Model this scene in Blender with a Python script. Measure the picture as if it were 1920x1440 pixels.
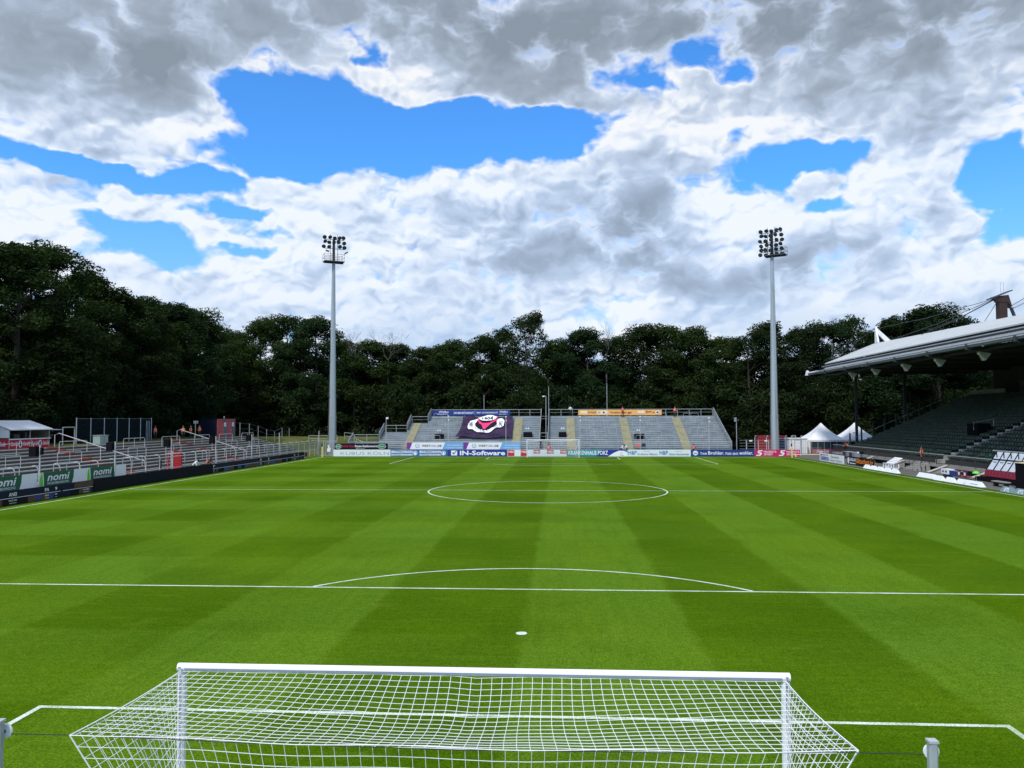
import bpy, bmesh, math, random
import numpy as np
from mathutils import Vector, Matrix

for o in list(bpy.data.objects):
    bpy.data.objects.remove(o, do_unlink=True)
SC = bpy.context.scene
COL = SC.collection
PI = math.pi

# ------------------------------------------------------------------ camera
cam_d = bpy.data.cameras.new("camera")
cam = bpy.data.objects.new("camera", cam_d)
COL.objects.link(cam)
SC.camera = cam
cam_d.sensor_width = 36.0
cam_d.lens = 1495.4 / 1920 * 36
cam_d.clip_start = 0.1
cam_d.clip_end = 3000
_yaw, _pit, _rol = -0.0601, 0.0429, -0.0022
_f = Vector((math.sin(_yaw) * math.cos(_pit), math.cos(_yaw) * math.cos(_pit), math.sin(_pit)))
_r = Vector((math.cos(_yaw), -math.sin(_yaw), 0))
_u = _r.cross(_f)
_r2 = _r * math.cos(_rol) + _u * math.sin(_rol)
_u2 = -_r * math.sin(_rol) + _u * math.cos(_rol)
cam.matrix_world = Matrix(((_r2.x, _u2.x, -_f.x, 1.032), (_r2.y, _u2.y, -_f.y, -9.888), (_r2.z, _u2.z, -_f.z, 5.596), (0, 0, 0, 1)))

# ------------------------------------------------------------------ exposure
SC.view_settings.view_transform = 'Standard'
SC.view_settings.look = 'None'
SC.view_settings.gamma = 1.0
SC.view_settings.exposure = 0.0
SC.view_settings.use_curve_mapping = False

# ------------------------------------------------------------------ sun
SUN_EL, SUN_AZ = math.radians(54), math.radians(207)      # azimuth from +Y, towards +X
sun_d = bpy.data.lights.new("sun", 'SUN')
sun_d.energy = 3.4
sun_d.angle = math.radians(10)
sun_d.color = (1.0, 0.96, 0.90)
sun = bpy.data.objects.new("sun", sun_d)
COL.objects.link(sun)
sdir = Vector((math.sin(SUN_AZ) * math.cos(SUN_EL), math.cos(SUN_AZ) * math.cos(SUN_EL), math.sin(SUN_EL)))
sun.rotation_euler = (-sdir).to_track_quat('-Z', 'Y').to_euler()
sun.location = (0, 40, 80)


# ------------------------------------------------------------------ node helpers
class NT:
    def __init__(self, tree):
        self.t = tree
    def n(self, typ, **kw):
        nd = self.t.nodes.new(typ)
        for k, v in kw.items():
            setattr(nd, k, v)
        return nd
    def put(self, sock, v):
        if isinstance(v, bpy.types.NodeSocket):
            self.t.links.new(v, sock)
        elif v is not None:
            sock.default_value = v
    def m(self, op, a, b=None, c=None, clamp=False):
        nd = self.n('ShaderNodeMath', operation=op, use_clamp=clamp)
        self.put(nd.inputs[0], a)
        if b is not None: self.put(nd.inputs[1], b)
        if c is not None: self.put(nd.inputs[2], c)
        return nd.outputs[0]
    def mr(self, v, a, b, c=0.0, d=1.0, smooth=True):
        nd = self.n('ShaderNodeMapRange')
        nd.interpolation_type = 'SMOOTHSTEP' if smooth else 'LINEAR'
        self.put(nd.inputs[0], v)
        for i, x in enumerate((a, b, c, d)):
            nd.inputs[1 + i].default_value = x
        return nd.outputs[0]
    def mix(self, f, a, b, mode='MIX'):
        nd = self.n('ShaderNodeMix', data_type='RGBA', blend_type=mode)
        self.put(nd.inputs[0], f)
        self.put(nd.inputs[6], a if isinstance(a, bpy.types.NodeSocket) else (*a, 1))
        self.put(nd.inputs[7], b if isinstance(b, bpy.types.NodeSocket) else (*b, 1))
        return nd.outputs[2]
    def noise(self, vec, scale, detail=4, rough=0.55, dist=0.0, dims='3D', w=0.0):
        nd = self.n('ShaderNodeTexNoise', noise_dimensions=dims)
        self.put(nd.inputs['Vector'], vec)
        nd.inputs['Scale'].default_value = scale
        nd.inputs['Detail'].default_value = detail
        nd.inputs['Roughness'].default_value = rough
        nd.inputs['Distortion'].default_value = dist
        if dims == '4D': nd.inputs['W'].default_value = w
        return nd.outputs[0]
    def vm(self, op, a, b=None):
        nd = self.n('ShaderNodeVectorMath', operation=op)
        self.put(nd.inputs[0], a)
        if b is not None: self.put(nd.inputs[1], b)
        return nd.outputs[0]
    def xyz(self, x, y, z=0.0):
        nd = self.n('ShaderNodeCombineXYZ')
        self.put(nd.inputs[0], x); self.put(nd.inputs[1], y); self.put(nd.inputs[2], z)
        return nd.outputs[0]


# ------------------------------------------------------------------ world: blue sky with broken cumulus
world = bpy.data.worlds.new("World")
SC.world = world
world.use_nodes = True
wt = world.node_tree
wt.nodes.clear()
W = NT(wt)
out = W.n('ShaderNodeOutputWorld')
bg = W.n('ShaderNodeBackground')
bg.inputs[1].default_value = 0.10
wt.links.new(bg.outputs[0], out.inputs[0])
skyt = W.n('ShaderNodeTexSky', sky_type='NISHITA')
skyt.sun_disc = False
skyt.sun_elevation = SUN_EL
skyt.sun_rotation = SUN_AZ
skyt.air_density = 1.0
skyt.dust_density = 0.4
skyt.ozone_density = 3.0
tc = W.n('ShaderNodeTexCoord')
sep = W.n('ShaderNodeSeparateXYZ')
wt.links.new(tc.outputs['Generated'], sep.inputs[0])
az = W.m('ARCTAN2', sep.outputs[0], sep.outputs[1])
el = W.m('ARCSINE', sep.outputs[2])
# warp for ragged edges
p0 = W.xyz(az, W.m('MULTIPLY', el, 1.25), 0.0)
def warp(vec, scale, detail, amount):
    wn = W.n('ShaderNodeTexNoise', noise_dimensions='2D'); wn.inputs['Scale'].default_value = scale; wn.inputs['Detail'].default_value = detail; wn.inputs['Roughness'].default_value = 0.6
    wt.links.new(vec, wn.inputs['Vector'])
    wv = W.vm('SUBTRACT', wn.outputs['Color'], (0.5, 0.5, 0.5))
    sc_ = W.n('ShaderNodeVectorMath', operation='SCALE'); wt.links.new(wv, sc_.inputs[0]); sc_.inputs['Scale'].default_value = amount
    return sc_.outputs[0]
wsep = W.n('ShaderNodeSeparateXYZ'); wt.links.new(warp(p0, 8, 4, 0.10), wsep.inputs[0])
azw = W.m('ADD', az, wsep.outputs[0])
elw = W.m('ADD', el, W.m('MULTIPLY', wsep.outputs[1], 0.55))
HOLES = [(-0.234, 0.346, 0.145, 0.040, 1.35, 0), (-0.362, 0.371, 0.042, 0.033, 0.9, 0), (-0.349, 0.308, 0.115, 0.017, 1.1, 0), (-0.1, 0.352, 0.095, 0.030, 1.25, 0),
         (-0.012, 0.352, 0.035, 0.022, 0.95, 0), (-0.602, 0.276, 0.06, 0.010, 1.0, 5), (-0.502, 0.274, 0.075, 0.010, 1.0, 0), (-0.241, 0.431, 0.014, 0.012, 0.68, 0),
         (0.080, 0.412, 0.034, 0.020, 0.72, 0), (0.115, 0.392, 0.030, 0.012, 0.55, 0), (0.175, 0.430, 0.030, 0.012, 0.60, 0), (0.216, 0.404, 0.024, 0.014, 0.62, 0), (0.215, 0.337, 0.016, 0.009, 0.6, 0),
         (0.279, 0.3, 0.055, 0.019, 1.1, 0), (0.254, 0.275, 0.040, 0.014, 1.0, 15), (0.332, 0.3, 0.033, 0.014, 0.95, 0), (0.308, 0.246, 0.02, 0.007, 0.6, 0),
         (0.500, 0.258, 0.034, 0.026, 1.2, 0), (0.512, 0.215, 0.022, 0.020, 1.15, 0), (-0.500, 0.213, 0.052, 0.013, 1.0, 8), (-0.467, 0.187, 0.045, 0.016, 1.05, 0),
         (-0.395, 0.244, 0.035, 0.006, 0.75, 0), (-0.379, 0.194, 0.022, 0.006, 0.7, 0), (-0.56, 0.185, 0.03, 0.012, 0.6, 20), (-0.348, 0.219, 0.027, 0.006, 0.5, 0),
         (-0.325, 0.366, 0.04, 0.03, 0.7, 0), (-0.43, 0.268, 0.045, 0.011, 0.9, 0),
         (-0.185, 0.405, 0.05, 0.028, -1.2, 0), (-0.45, 0.335, 0.07, 0.03, -0.5, 0), (-0.045, 0.352, 0.022, 0.006, -0.7, 0), (-0.02, 0.385, 0.05, 0.014, -0.5, 0), (0.30, 0.268, 0.02, 0.01, -0.6, 0)]
GRAYS = [(-0.50, 0.420, 0.24, 0.055, 0.75), (-0.059, 0.485, 0.36, 0.042, 0.95), (0.381, 0.440, 0.27, 0.055, 0.85), (-0.036, 0.419, 0.085, 0.050, 0.85), (-0.609, 0.343, 0.10, 0.05, 0.5),
         (-0.465, 0.389, 0.06, 0.035, 0.5), (0.098, 0.262, 0.060, 0.055, 0.85), (0.02, 0.237, 0.075, 0.035, 0.6), (-0.127, 0.258, 0.055, 0.02, 0.45), (0.048, 0.195, 0.17, 0.022, 0.55),
         (0.23, 0.17, 0.14, 0.022, 0.7), (0.328, 0.351, 0.04, 0.02, 0.45), (0.42, 0.31, 0.08, 0.03, 0.35), (0.34, 0.19, 0.07, 0.026, 0.5), (-0.1, 0.163, 0.13, 0.02, 0.45),
         (0.47, 0.40, 0.1, 0.055, 0.3), (-0.60, 0.235, 0.09, 0.012, 0.25), (-0.22, 0.235, 0.06, 0.02, 0.25), (0.43, 0.215, 0.04, 0.02, 0.4), (0.18, 0.225, 0.03, 0.02, 0.35)]
def blobs(lst, x, y):
    acc = None
    for b in lst:
        ax, ey, rx, ry, amp = b[:5]
        rx *= 1.9; ry *= 1.9
        dx = W.m('MULTIPLY_ADD', x, 1 / rx, -ax / rx); dy = W.m('MULTIPLY_ADD', y, 1 / ry, -ey / ry)
        q = W.m('MULTIPLY_ADD', dx, dx, W.m('MULTIPLY', dy, dy))
        e = W.m('MAXIMUM', W.m('SUBTRACT', 1.0, q), 0.0)
        e = W.m('MULTIPLY', e, e)
        acc = W.m('MULTIPLY', e, amp) if acc is None else W.m('MULTIPLY_ADD', e, amp, acc)
    return acc
hole = blobs(HOLES, azw, elw)
wg = W.n('ShaderNodeSeparateXYZ'); wt.links.new(warp(p0, 3.5, 3, 0.16), wg.inputs[0])
gray = blobs(GRAYS, W.m('ADD', az, wg.outputs[0]), W.m('MULTIPLY_ADD', wg.outputs[1], 0.5, el))
pw = W.vm('ADD', W.xyz(az, W.m('MULTIPLY', el, 1.6), 0.0), warp(p0, 14, 3, 0.05))
UP = (-0.004, 0.012, 0.0)
pup = W.vm('ADD', pw, UP)
f1 = W.noise(pw, 8.5, 5, 0.55, dims='2D')
g1 = W.noise(pup, 8.5, 3, 0.55, dims='2D')
f1s = W.noise(pw, 8.5, 3, 0.55, dims='2D')
def lumps(vec, scale, det=3):
    v = W.n('ShaderNodeTexVoronoi', feature='F1', voronoi_dimensions='2D')
    v.inputs['Scale'].default_value = scale; v.inputs['Detail'].default_value = det; v.inputs['Roughness'].default_value = 0.55; v.inputs['Randomness'].default_value = 1.0
    wt.links.new(vec, v.inputs['Vector'])
    return v.outputs['Distance']
l1 = lumps(pw, 15); l2 = lumps(pup, 15, 2)
f3 = W.noise(W.vm('ADD', pw, (3.1, 1.7, 0.0)), 3.6, 3, 0.5, dims='2D')
f2 = W.noise(pw, 40, 3, 0.6, dims='2D')
# the same broken cover goes on outside the frame
cover_n = W.noise(W.xyz(sep.outputs[0], sep.outputs[1], W.m('MULTIPLY', sep.outputs[2], 1.6)), 2.6, 3, 0.5)
inframe = W.m('MULTIPLY', W.mr(W.m('ABSOLUTE', W.m('ADD', az, 0.06)), 0.62, 0.85, 1, 0), W.mr(el, 0.50, 0.68, 1, 0))
hole_out = W.mr(cover_n, 0.50, 0.60, 0.0, 1.25)
gray_out = W.mr(cover_n, 0.46, 0.30, 0.15, 0.8)
lp = W.n('ShaderNodeMix', data_type='FLOAT'); W.put(lp.inputs[0], inframe); W.put(lp.inputs[2], hole_out); W.put(lp.inputs[3], hole); hole = lp.outputs[0]
lp = W.n('ShaderNodeMix', data_type='FLOAT'); W.put(lp.inputs[0], inframe); W.put(lp.inputs[2], gray_out); W.put(lp.inputs[3], gray); gray = lp.outputs[0]
dens = W.m('SUBTRACT', 0.80, W.m('MULTIPLY', hole, 1.38))
dens = W.m('MULTIPLY_ADD', W.m('SUBTRACT', f1, 0.5), 1.35, dens)
dens = W.m('MULTIPLY_ADD', W.m('SUBTRACT', 0.42, l1), 0.60, dens)
dens = W.m('MULTIPLY_ADD', W.m('SUBTRACT', f2, 0.5), 0.28, dens)
alpha = W.m('POWER', W.mr(dens, -0.24, 0.26, smooth=False), 1.5)
relief = W.m('MULTIPLY_ADD', W.m('SUBTRACT', f1s, g1), 1.7, W.m('MULTIPLY', W.m('SUBTRACT', l2, l1), 0.62))
relief = W.m('MULTIPLY', relief, W.mr(gray, 0.3, 0.9, 1.0, 0.55))
g_tot = W.m('MULTIPLY_ADD', gray, W.mr(el, 0.27, 0.36, 0.95, 1.08), 0.05)
g_tot = W.m('MULTIPLY_ADD', W.m('SUBTRACT', f3, 0.5), 0.75, g_tot)
g_tot = W.m('MULTIPLY', g_tot, W.mr(dens, 0.0, 0.70))
g_tot = W.m('SUBTRACT', g_tot, relief)
g_tot = W.m('MAXIMUM', g_tot, 0.0)
g_tot = W.m('DIVIDE', g_tot, W.m('MULTIPLY_ADD', g_tot, 0.50, 0.66))
ramp = W.n('ShaderNodeValToRGB')
W.put(ramp.inputs[0], g_tot)
r_ = ramp.color_ramp
r_.elements[0].position = 0.0; r_.elements[0].color = (9.3, 9.5, 9.8, 1)
r_.elements[1].position = 1.0; r_.elements[1].color = (2.6, 3.15, 3.85, 1)
e_ = r_.elements.new(0.25); e_.color = (7.7, 8.4, 9.5, 1)
e_ = r_.elements.new(0.5); e_.color = (5.3, 6.3, 7.9, 1)
e_ = r_.elements.new(0.78); e_.color = (3.6, 4.35, 5.4, 1)
# clear blue, paler near the skyline
skyc = W.mix(1.0, skyt.outputs[0], (0.66, 1.55, 2.40), 'MULTIPLY')
lowpale = W.mr(el, 0.02, 0.30, 0.75, 0.0)
skyc = W.mix(lowpale, skyc, (3.6, 5.6, 8.6))
tint = W.mix(W.mr(el, 0.26, 0.38, 1.0, 0.0), (1.0, 1.0, 1.0), (0.95, 1.0, 1.06))
vcol = W.mix(1.0, ramp.outputs[0], tint, 'MULTIPLY')
vcol = W.mix(W.m('MULTIPLY', W.mr(el, 0.08, 0.19, 0.62, 0.0), W.mr(f3, 0.40, 0.62)), vcol, (4.4, 6.1, 8.6))
cl = W.mix(alpha, skyc, vcol)
# under the horizon: dull green earth
cl = W.mix(W.mr(el, -0.03, 0.0, 1, 0), cl, (0.7, 0.8, 0.6))
wt.links.new(cl, bg.inputs[0])
world.cycles.sampling_method = 'MANUAL'
world.cycles.sample_map_resolution = 512

# ------------------------------------------------------------------ materials
MATS = {}
def mat(name, col, rough=0.6, metal=0.0, var=0.0, vscale=3.0, bump=0.0, bscale=20.0, spec=0.5, obj_var=0.0, dirt=None, stretch=None):
    if name in MATS: return MATS[name]
    m = bpy.data.materials.new(name); m.use_nodes = True
    T = NT(m.node_tree)
    b = m.node_tree.nodes['Principled BSDF']
    b.inputs['Roughness'].default_value = rough
    b.inputs['Metallic'].default_value = metal
    b.inputs['Specular IOR Level'].default_value = spec
    c = (*col, 1)
    pos = T.n('ShaderNodeNewGeometry').outputs['Position']
    if stretch: pos = T.vm('MULTIPLY', pos, stretch)
    src = None
    if var or dirt:
        nz = T.noise(pos, vscale, 6, 0.6)
        lo = tuple(x * (1 - var) for x in col); hi = tuple(min(1, x * (1 + var)) for x in col)
        src = T.mix(T.mr(nz, 0.3, 0.7, smooth=False), lo, hi)
        if dirt:
            src = T.mix(T.m('MULTIPLY', T.mr(T.noise(pos, vscale * 2.7, 8, 0.7), 0.52, 0.75), dirt[3]), src, dirt[:3])
    if obj_var:
        oi = T.n('ShaderNodeObjectInfo')
        f = T.mr(oi.outputs['Random'], 0, 1, 1 - obj_var, 1 + obj_var, smooth=False)
        src = T.mix(1.0, src if src is not None else col, T.xyz(f, f, f), 'MULTIPLY')
    if src is not None: m.node_tree.links.new(src, b.inputs['Base Color'])
    else: b.inputs['Base Color'].default_value = c
    if bump:
        bn = T.n('ShaderNodeBump'); bn.inputs['Strength'].default_value = bump; bn.inputs['Distance'].default_value = 0.02
        T.put(bn.inputs['Height'], T.noise(pos, bscale, 5, 0.6)); m.node_tree.links.new(bn.outputs[0], b.inputs['Normal'])
    MATS[name] = m
    return m

steel = mat('galvanised_steel', (0.42, 0.46, 0.48), 0.45, 0.35, 0.15, 2.0)
steel_l = mat('bright_steel', (0.52, 0.54, 0.54), 0.45, 0.3, 0.12, 2.0)
steel_d = mat('dark_steel', (0.05, 0.055, 0.06), 0.5, 0.3, 0.2, 2.0)
mastm = mat('mast_zinc', (0.36, 0.41, 0.43), 0.5, 0.25, 0.14, 0.8, dirt=(0.22, 0.25, 0.27, 0.5), stretch=(1, 1, 0.12))
white = mat('white_paint', (0.80, 0.81, 0.82), 0.4, 0, 0.03, 1.0)
netw = mat('net_cord', (0.85, 0.85, 0.85), 0.8)
netrope = mat('black_cord', (0.02, 0.02, 0.025), 0.7)
tarp = mat('white_tarpaulin', (0.78, 0.79, 0.80), 0.55, 0, 0.04, 0.7)
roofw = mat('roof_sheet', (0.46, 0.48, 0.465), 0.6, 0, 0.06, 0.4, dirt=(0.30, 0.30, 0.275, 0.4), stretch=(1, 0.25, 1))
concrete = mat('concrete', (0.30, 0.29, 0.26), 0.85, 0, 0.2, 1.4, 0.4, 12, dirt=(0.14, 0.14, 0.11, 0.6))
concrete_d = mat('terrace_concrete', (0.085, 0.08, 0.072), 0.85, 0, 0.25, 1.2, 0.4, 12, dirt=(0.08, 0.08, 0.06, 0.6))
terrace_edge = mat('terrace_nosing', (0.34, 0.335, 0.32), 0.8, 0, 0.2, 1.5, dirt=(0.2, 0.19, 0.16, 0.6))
standm = mat('stand_sheet', (0.25, 0.285, 0.30), 0.6, 0.1, 0.28, 0.55, dirt=(0.13, 0.15, 0.16, 0.7), stretch=(1, 1, 4))
standn = mat('stand_nosing', (0.46, 0.50, 0.51), 0.5, 0.3, 0.2, 0.8)
ply = mat('aisle_plywood', (0.34, 0.32, 0.20), 0.8, 0, 0.2, 1.5, dirt=(0.18, 0.16, 0.08, 0.5))
redstep = mat('red_step_paint', (0.32, 0.07, 0.05), 0.8, 0, 0.3, 1.5, dirt=(0.18, 0.14, 0.12, 0.8))
red = mat('red_paint', (0.55, 0.02, 0.03), 0.5, 0, 0.1, 2)
redsign = mat('red_print', (0.52, 0.012, 0.035), 0.5)
black = mat('black_plastic', (0.008, 0.008, 0.010), 0.9, spec=0.08)
navy = mat('navy_print', (0.010, 0.014, 0.035), 0.7, spec=0.15)
blackprint = mat('black_print', (0.008, 0.008, 0.010), 0.6, spec=0.2)
ledblack = mat('led_black', (0.010, 0.012, 0.017), 0.85, spec=0.1)
brown = mat('brown_print', (0.075, 0.035, 0.027), 0.7, 0, 0.2, 3)
royal = mat('royal_blue_print', (0.012, 0.030, 0.27), 0.5)
deepblue = mat('deep_blue_print', (0.010, 0.035, 0.20), 0.5)
midblue = mat('mid_blue_print', (0.015, 0.13, 0.36), 0.5)
skyblue = mat('sky_blue_print', (0.16, 0.42, 0.72), 0.5)
teal = mat('teal_print', (0.01, 0.26, 0.34), 0.5)
purple = mat('purple_print', (0.18, 0.035, 0.30), 0.5)
magenta = mat('magenta_print', (0.60, 0.012, 0.13), 0.5)
orange = mat('orange_print', (0.82, 0.40, 0.10), 0.5)
orange2 = mat('bright_orange_print', (0.85, 0.22, 0.02), 0.5)
cream = mat('cream_print', (0.80, 0.66, 0.42), 0.5)
whitep = mat('white_print', (0.84, 0.85, 0.86), 0.5, spec=0.3)
greyp = mat('grey_print', (0.22, 0.26, 0.32), 0.5)
paleboard = mat('pale_board', (0.70, 0.78, 0.80), 0.5)
greenp = mat('dark_green_print', (0.01, 0.11, 0.055), 0.5)
limep = mat('lime_print', (0.14, 0.65, 0.02), 0.5)
kit_green = mat('sausage_logo_green', (0.02, 0.22, 0.08), 0.5)
hivis = mat('hi_vis_orange', (0.95, 0.17, 0.03), 0.7)
hivis_r = mat('hi_vis_red', (0.90, 0.12, 0.10), 0.7)
skin = mat('skin', (0.45, 0.25, 0.17), 0.6)
hair = mat('dark_hair', (0.03, 0.02, 0.015), 0.7)
trousers = mat('dark_trousers', (0.015, 0.016, 0.022), 0.8)
shirtw = mat('white_shirt', (0.75, 0.76, 0.78), 0.8)
shirtd = mat('dark_shirt', (0.03, 0.03, 0.04), 0.8)
shirtr = mat('red_jacket', (0.45, 0.02, 0.04), 0.8)
teal_plate = mat('grey_teal_board', (0.17, 0.25, 0.26), 0.5)
seatg = mat('seat_green', (0.055, 0.080, 0.052), 0.5, 0, 0.55, 1.2, spec=0.4, obj_var=0.4)
seatl = mat('seat_light_green', (0.04, 0.16, 0.07), 0.5, obj_var=0.3)
asphalt = mat('track_asphalt', (0.115, 0.11, 0.10), 0.9, 0, 0.18, 0.5, 0.5, 30, dirt=(0.07, 0.068, 0.06, 0.5))
rust = mat('pylon_brown', (0.035, 0.018, 0.014), 0.7, 0.2, 0.2, 1.5)
glassd = mat('dark_glass', (0.03, 0.05, 0.06), 0.1, 0, spec=0.8)
dugglass = mat('dugout_panel', (0.55, 0.60, 0.64), 0.25, 0, 0.08, 2.0)
seatred = mat('seat_dark_red', (0.20, 0.01, 0.03), 0.5)
yellow = mat('pale_yellow', (0.72, 0.66, 0.20), 0.5)
flagp = mat('flag_cloth', (0.042, 0.026, 0.058), 0.9, 0, 0.5, 0.7, spec=0.05)
pink = mat('flag_pink', (0.80, 0.03, 0.17), 0.7)
doorgrey = mat('door_grey', (0.10, 0.14, 0.17), 0.5)
doorred = mat('door_red', (0.45, 0.09, 0.10), 0.5)
cabinwall = mat('container_navy', (0.010, 0.012, 0.024), 0.9, 0, 0.2, 1, spec=0.05)
screenm = mat('windbreak_mesh', (0.008, 0.014, 0.016), 0.95, 0, 0.6, 2.5, spec=0.02, stretch=(1, 1, 3))
bark = mat('bark', (0.045, 0.036, 0.028), 0.9, 0, 0.3, 2)
barkpale = mat('dead_bark', (0.10, 0.09, 0.08), 0.9, 0, 0.2, 2)
turq = mat('pale_green_paint', (0.30, 0.40, 0.38), 0.6)

def foliage(name, col, trans=0.25, var=0.5):
    m = bpy.data.materials.new(name); m.use_nodes = True
    nt = m.node_tree; T = NT(nt); nt.nodes.clear()
    o = T.n('ShaderNodeOutputMaterial')
    d = T.n('ShaderNodeBsdfDiffuse'); t = T.n('ShaderNodeBsdfTranslucent'); g = T.n('ShaderNodeBsdfGlossy'); g.inputs['Roughness'].default_value = 0.45
    geo = T.n('ShaderNodeNewGeometry')
    oi = T.n('ShaderNodeObjectInfo')
    nz = T.noise(geo.outputs['Position'], 0.45, 4, 0.6)
    f = T.m('ADD', T.m('MULTIPLY', T.mr(nz, 0.3, 0.7, smooth=False), 0.6), T.m('MULTIPLY', oi.outputs['Random'], 0.5))
    c = T.mix(f, tuple(x * (1 - var) for x in col), (col[0] * 1.5, col[1] * 1.35, col[2] * 1.0))
    nt.links.new(c, d.inputs[0])
    nt.links.new(T.mix(1.0, c, (1.2, 1.5, 0.5), 'MULTIPLY'), t.inputs[0])
    g.inputs[0].default_value = (0.5, 0.55, 0.5, 1)
    ms = T.n('ShaderNodeMixShader'); ms.inputs[0].default_value = trans
    nt.links.new(d.outputs[0], ms.inputs[1]); nt.links.new(t.outputs[0], ms.inputs[2])
    m2 = T.n('ShaderNodeMixShader'); m2.inputs[0].default_value = 0.010
    nt.links.new(ms.outputs[0], m2.inputs[1]); nt.links.new(g.outputs[0], m2.inputs[2])
    nt.links.new(m2.outputs[0], o.inputs[0])
    return m
leaf_a = foliage('leaf_dark', (0.020, 0.036, 0.014))
leaf_b = foliage('leaf_mid', (0.028, 0.050, 0.016))
leaf_c = foliage('leaf_bluish', (0.017, 0.036, 0.017))

def grass_material():
    m = bpy.data.materials.new('mown_grass'); m.use_nodes = True
    nt = m.node_tree; T = NT(nt); b = nt.nodes['Principled BSDF']
    geo = T.n('ShaderNodeNewGeometry'); P = geo.outputs['Position']
    s = T.n('ShaderNodeSeparateXYZ'); nt.links.new(P, s.inputs[0])
    X, Y = s.outputs[0], s.outputs[1]
    wob = T.m('MULTIPLY', T.m('SUBTRACT', T.noise(P, 0.6, 3, 0.5), 0.5), 0.5)
    st = T.mr(T.m('SINE', T.m('MULTIPLY', T.m('ADD', X, wob), 2 * PI / 9.0)), -0.12, 0.12)
    cr = T.mr(T.m('SINE', T.m('MULTIPLY', T.m('ADD', T.m('ADD', Y, 5.5 * 1.0), wob), 2 * PI / 11.0)), -0.1, 0.1)
    crw = T.mr(X, -26, 6, 0.62, 0.16)
    nt_mix = T.n('ShaderNodeMix', data_type='FLOAT'); T.put(nt_mix.inputs[0], crw); T.put(nt_mix.inputs[2], st); T.put(nt_mix.inputs[3], cr)
    f = nt_mix.outputs[0]
    dark = (0.046, 0.108, 0.0006); light = (0.086, 0.182, 0.012)
    c = T.mix(f, dark, light)
    # big soft blotches, mowing streaks, blade noise
    big = T.mr(T.noise(P, 0.12, 4, 0.55), 0.35, 0.68)
    c = T.mix(T.m('MULTIPLY', big, 0.42), c, (0.112, 0.200, 0.004))
    streak = T.noise(T.vm('MULTIPLY', P, (3.2, 0.22, 1)), 1.0, 5, 0.65)
    c = T.mix(T.m('MULTIPLY', T.mr(streak, 0.38, 0.70), 0.28), c, (0.045, 0.115, 0.003))
    streak2 = T.noise(T.vm('MULTIPLY', P, (0.5, 3.5, 1)), 1.0, 5, 0.6)
    c = T.mix(T.m('MULTIPLY', T.mr(streak2, 0.50, 0.75), 0.25), c, (0.14, 0.25, 0.02))
    worn = T.mr(T.noise(T.vm('ADD', P, (31, 7, 0)), 0.35, 6, 0.65), 0.60, 0.78)
    c = T.mix(T.m('MULTIPLY', worn, 0.40), c, (0.15, 0.21, 0.02))
    dk = T.mr(T.noise(T.vm('ADD', P, (11, 53, 0)), 0.22, 5, 0.6), 0.48, 0.66)
    c = T.mix(T.m('MULTIPLY', dk, 0.30), c, (0.036, 0.088, 0.001))
    fine = T.noise(P, 22, 6, 0.75)
    c = T.mix(1.0, c, T.mix(T.mr(fine, 0.30, 0.70, smooth=False), (0.22, 0.30, 0.22), (1.72, 1.56, 1.6)), 'MULTIPLY')
    fine2 = T.noise(P, 5.5, 5, 0.7)
    c = T.mix(1.0, c, T.mix(T.mr(fine2, 0.30, 0.70, smooth=False), (0.70, 0.76, 0.7), (1.24, 1.18, 1.1)), 'MULTIPLY')
    nt.links.new(c, b.inputs['Base Color'])
    b.inputs['Roughness'].default_value = 0.9
    b.inputs['Specular IOR Level'].default_value = 0.015
    b.inputs['Sheen Weight'].default_value = 0.05; b.inputs['Sheen Roughness'].default_value = 0.45; b.inputs['Sheen Tint'].default_value = (0.55, 0.90, 0.02, 1)
    bn = T.n('ShaderNodeBump'); bn.inputs['Strength'].default_value = 0.7; bn.inputs['Distance'].default_value = 0.03
    T.put(bn.inputs['Height'], fine); nt.links.new(bn.outputs[0], b.inputs['Normal'])
    return m
grass = grass_material()

def line_material():
    m = bpy.data.materials.new('line_paint'); m.use_nodes = True
    nt = m.node_tree; T = NT(nt); b = nt.nodes['Principled BSDF']
    P = T.n('ShaderNodeNewGeometry').outputs['Position']
    n1 = T.noise(P, 28, 5, 0.75)
    n2 = T.noise(P, 1.3, 3, 0.5)
    f = T.mr(T.m('ADD', n1, T.m('MULTIPLY', n2, 0.35)), 0.57, 0.80, 0, 0.85)
    c = T.mix(f, (0.72, 0.75, 0.70), (0.16, 0.28, 0.05))
    nt.links.new(c, b.inputs['Base Color']); b.inputs['Roughness'].default_value = 0.9
    return m
linem = line_material()

def ground_material():
    m = bpy.data.materials.new('rough_ground'); m.use_nodes = True
    nt = m.node_tree; T = NT(nt); b = nt.nodes['Principled BSDF']
    P = T.n('ShaderNodeNewGeometry').outputs['Position']
    c = T.mix(T.mr(T.noise(P, 0.3, 5, 0.6), 0.35, 0.65), (0.075, 0.095, 0.018), (0.13, 0.135, 0.055))
    c = T.mix(T.mr(T.noise(P, 6, 6, 0.7), 0.4, 0.65), c, (0.05, 0.06, 0.015))
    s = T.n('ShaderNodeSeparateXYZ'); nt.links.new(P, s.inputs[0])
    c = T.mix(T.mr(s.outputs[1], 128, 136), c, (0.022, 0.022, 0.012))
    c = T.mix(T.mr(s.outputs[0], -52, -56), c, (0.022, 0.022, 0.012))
    nt.links.new(c, b.inputs['Base Color']); b.inputs['Roughness'].default_value = 0.95; b.inputs['Specular IOR Level'].default_value = 0.1
    return m
groundm = ground_material()

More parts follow.
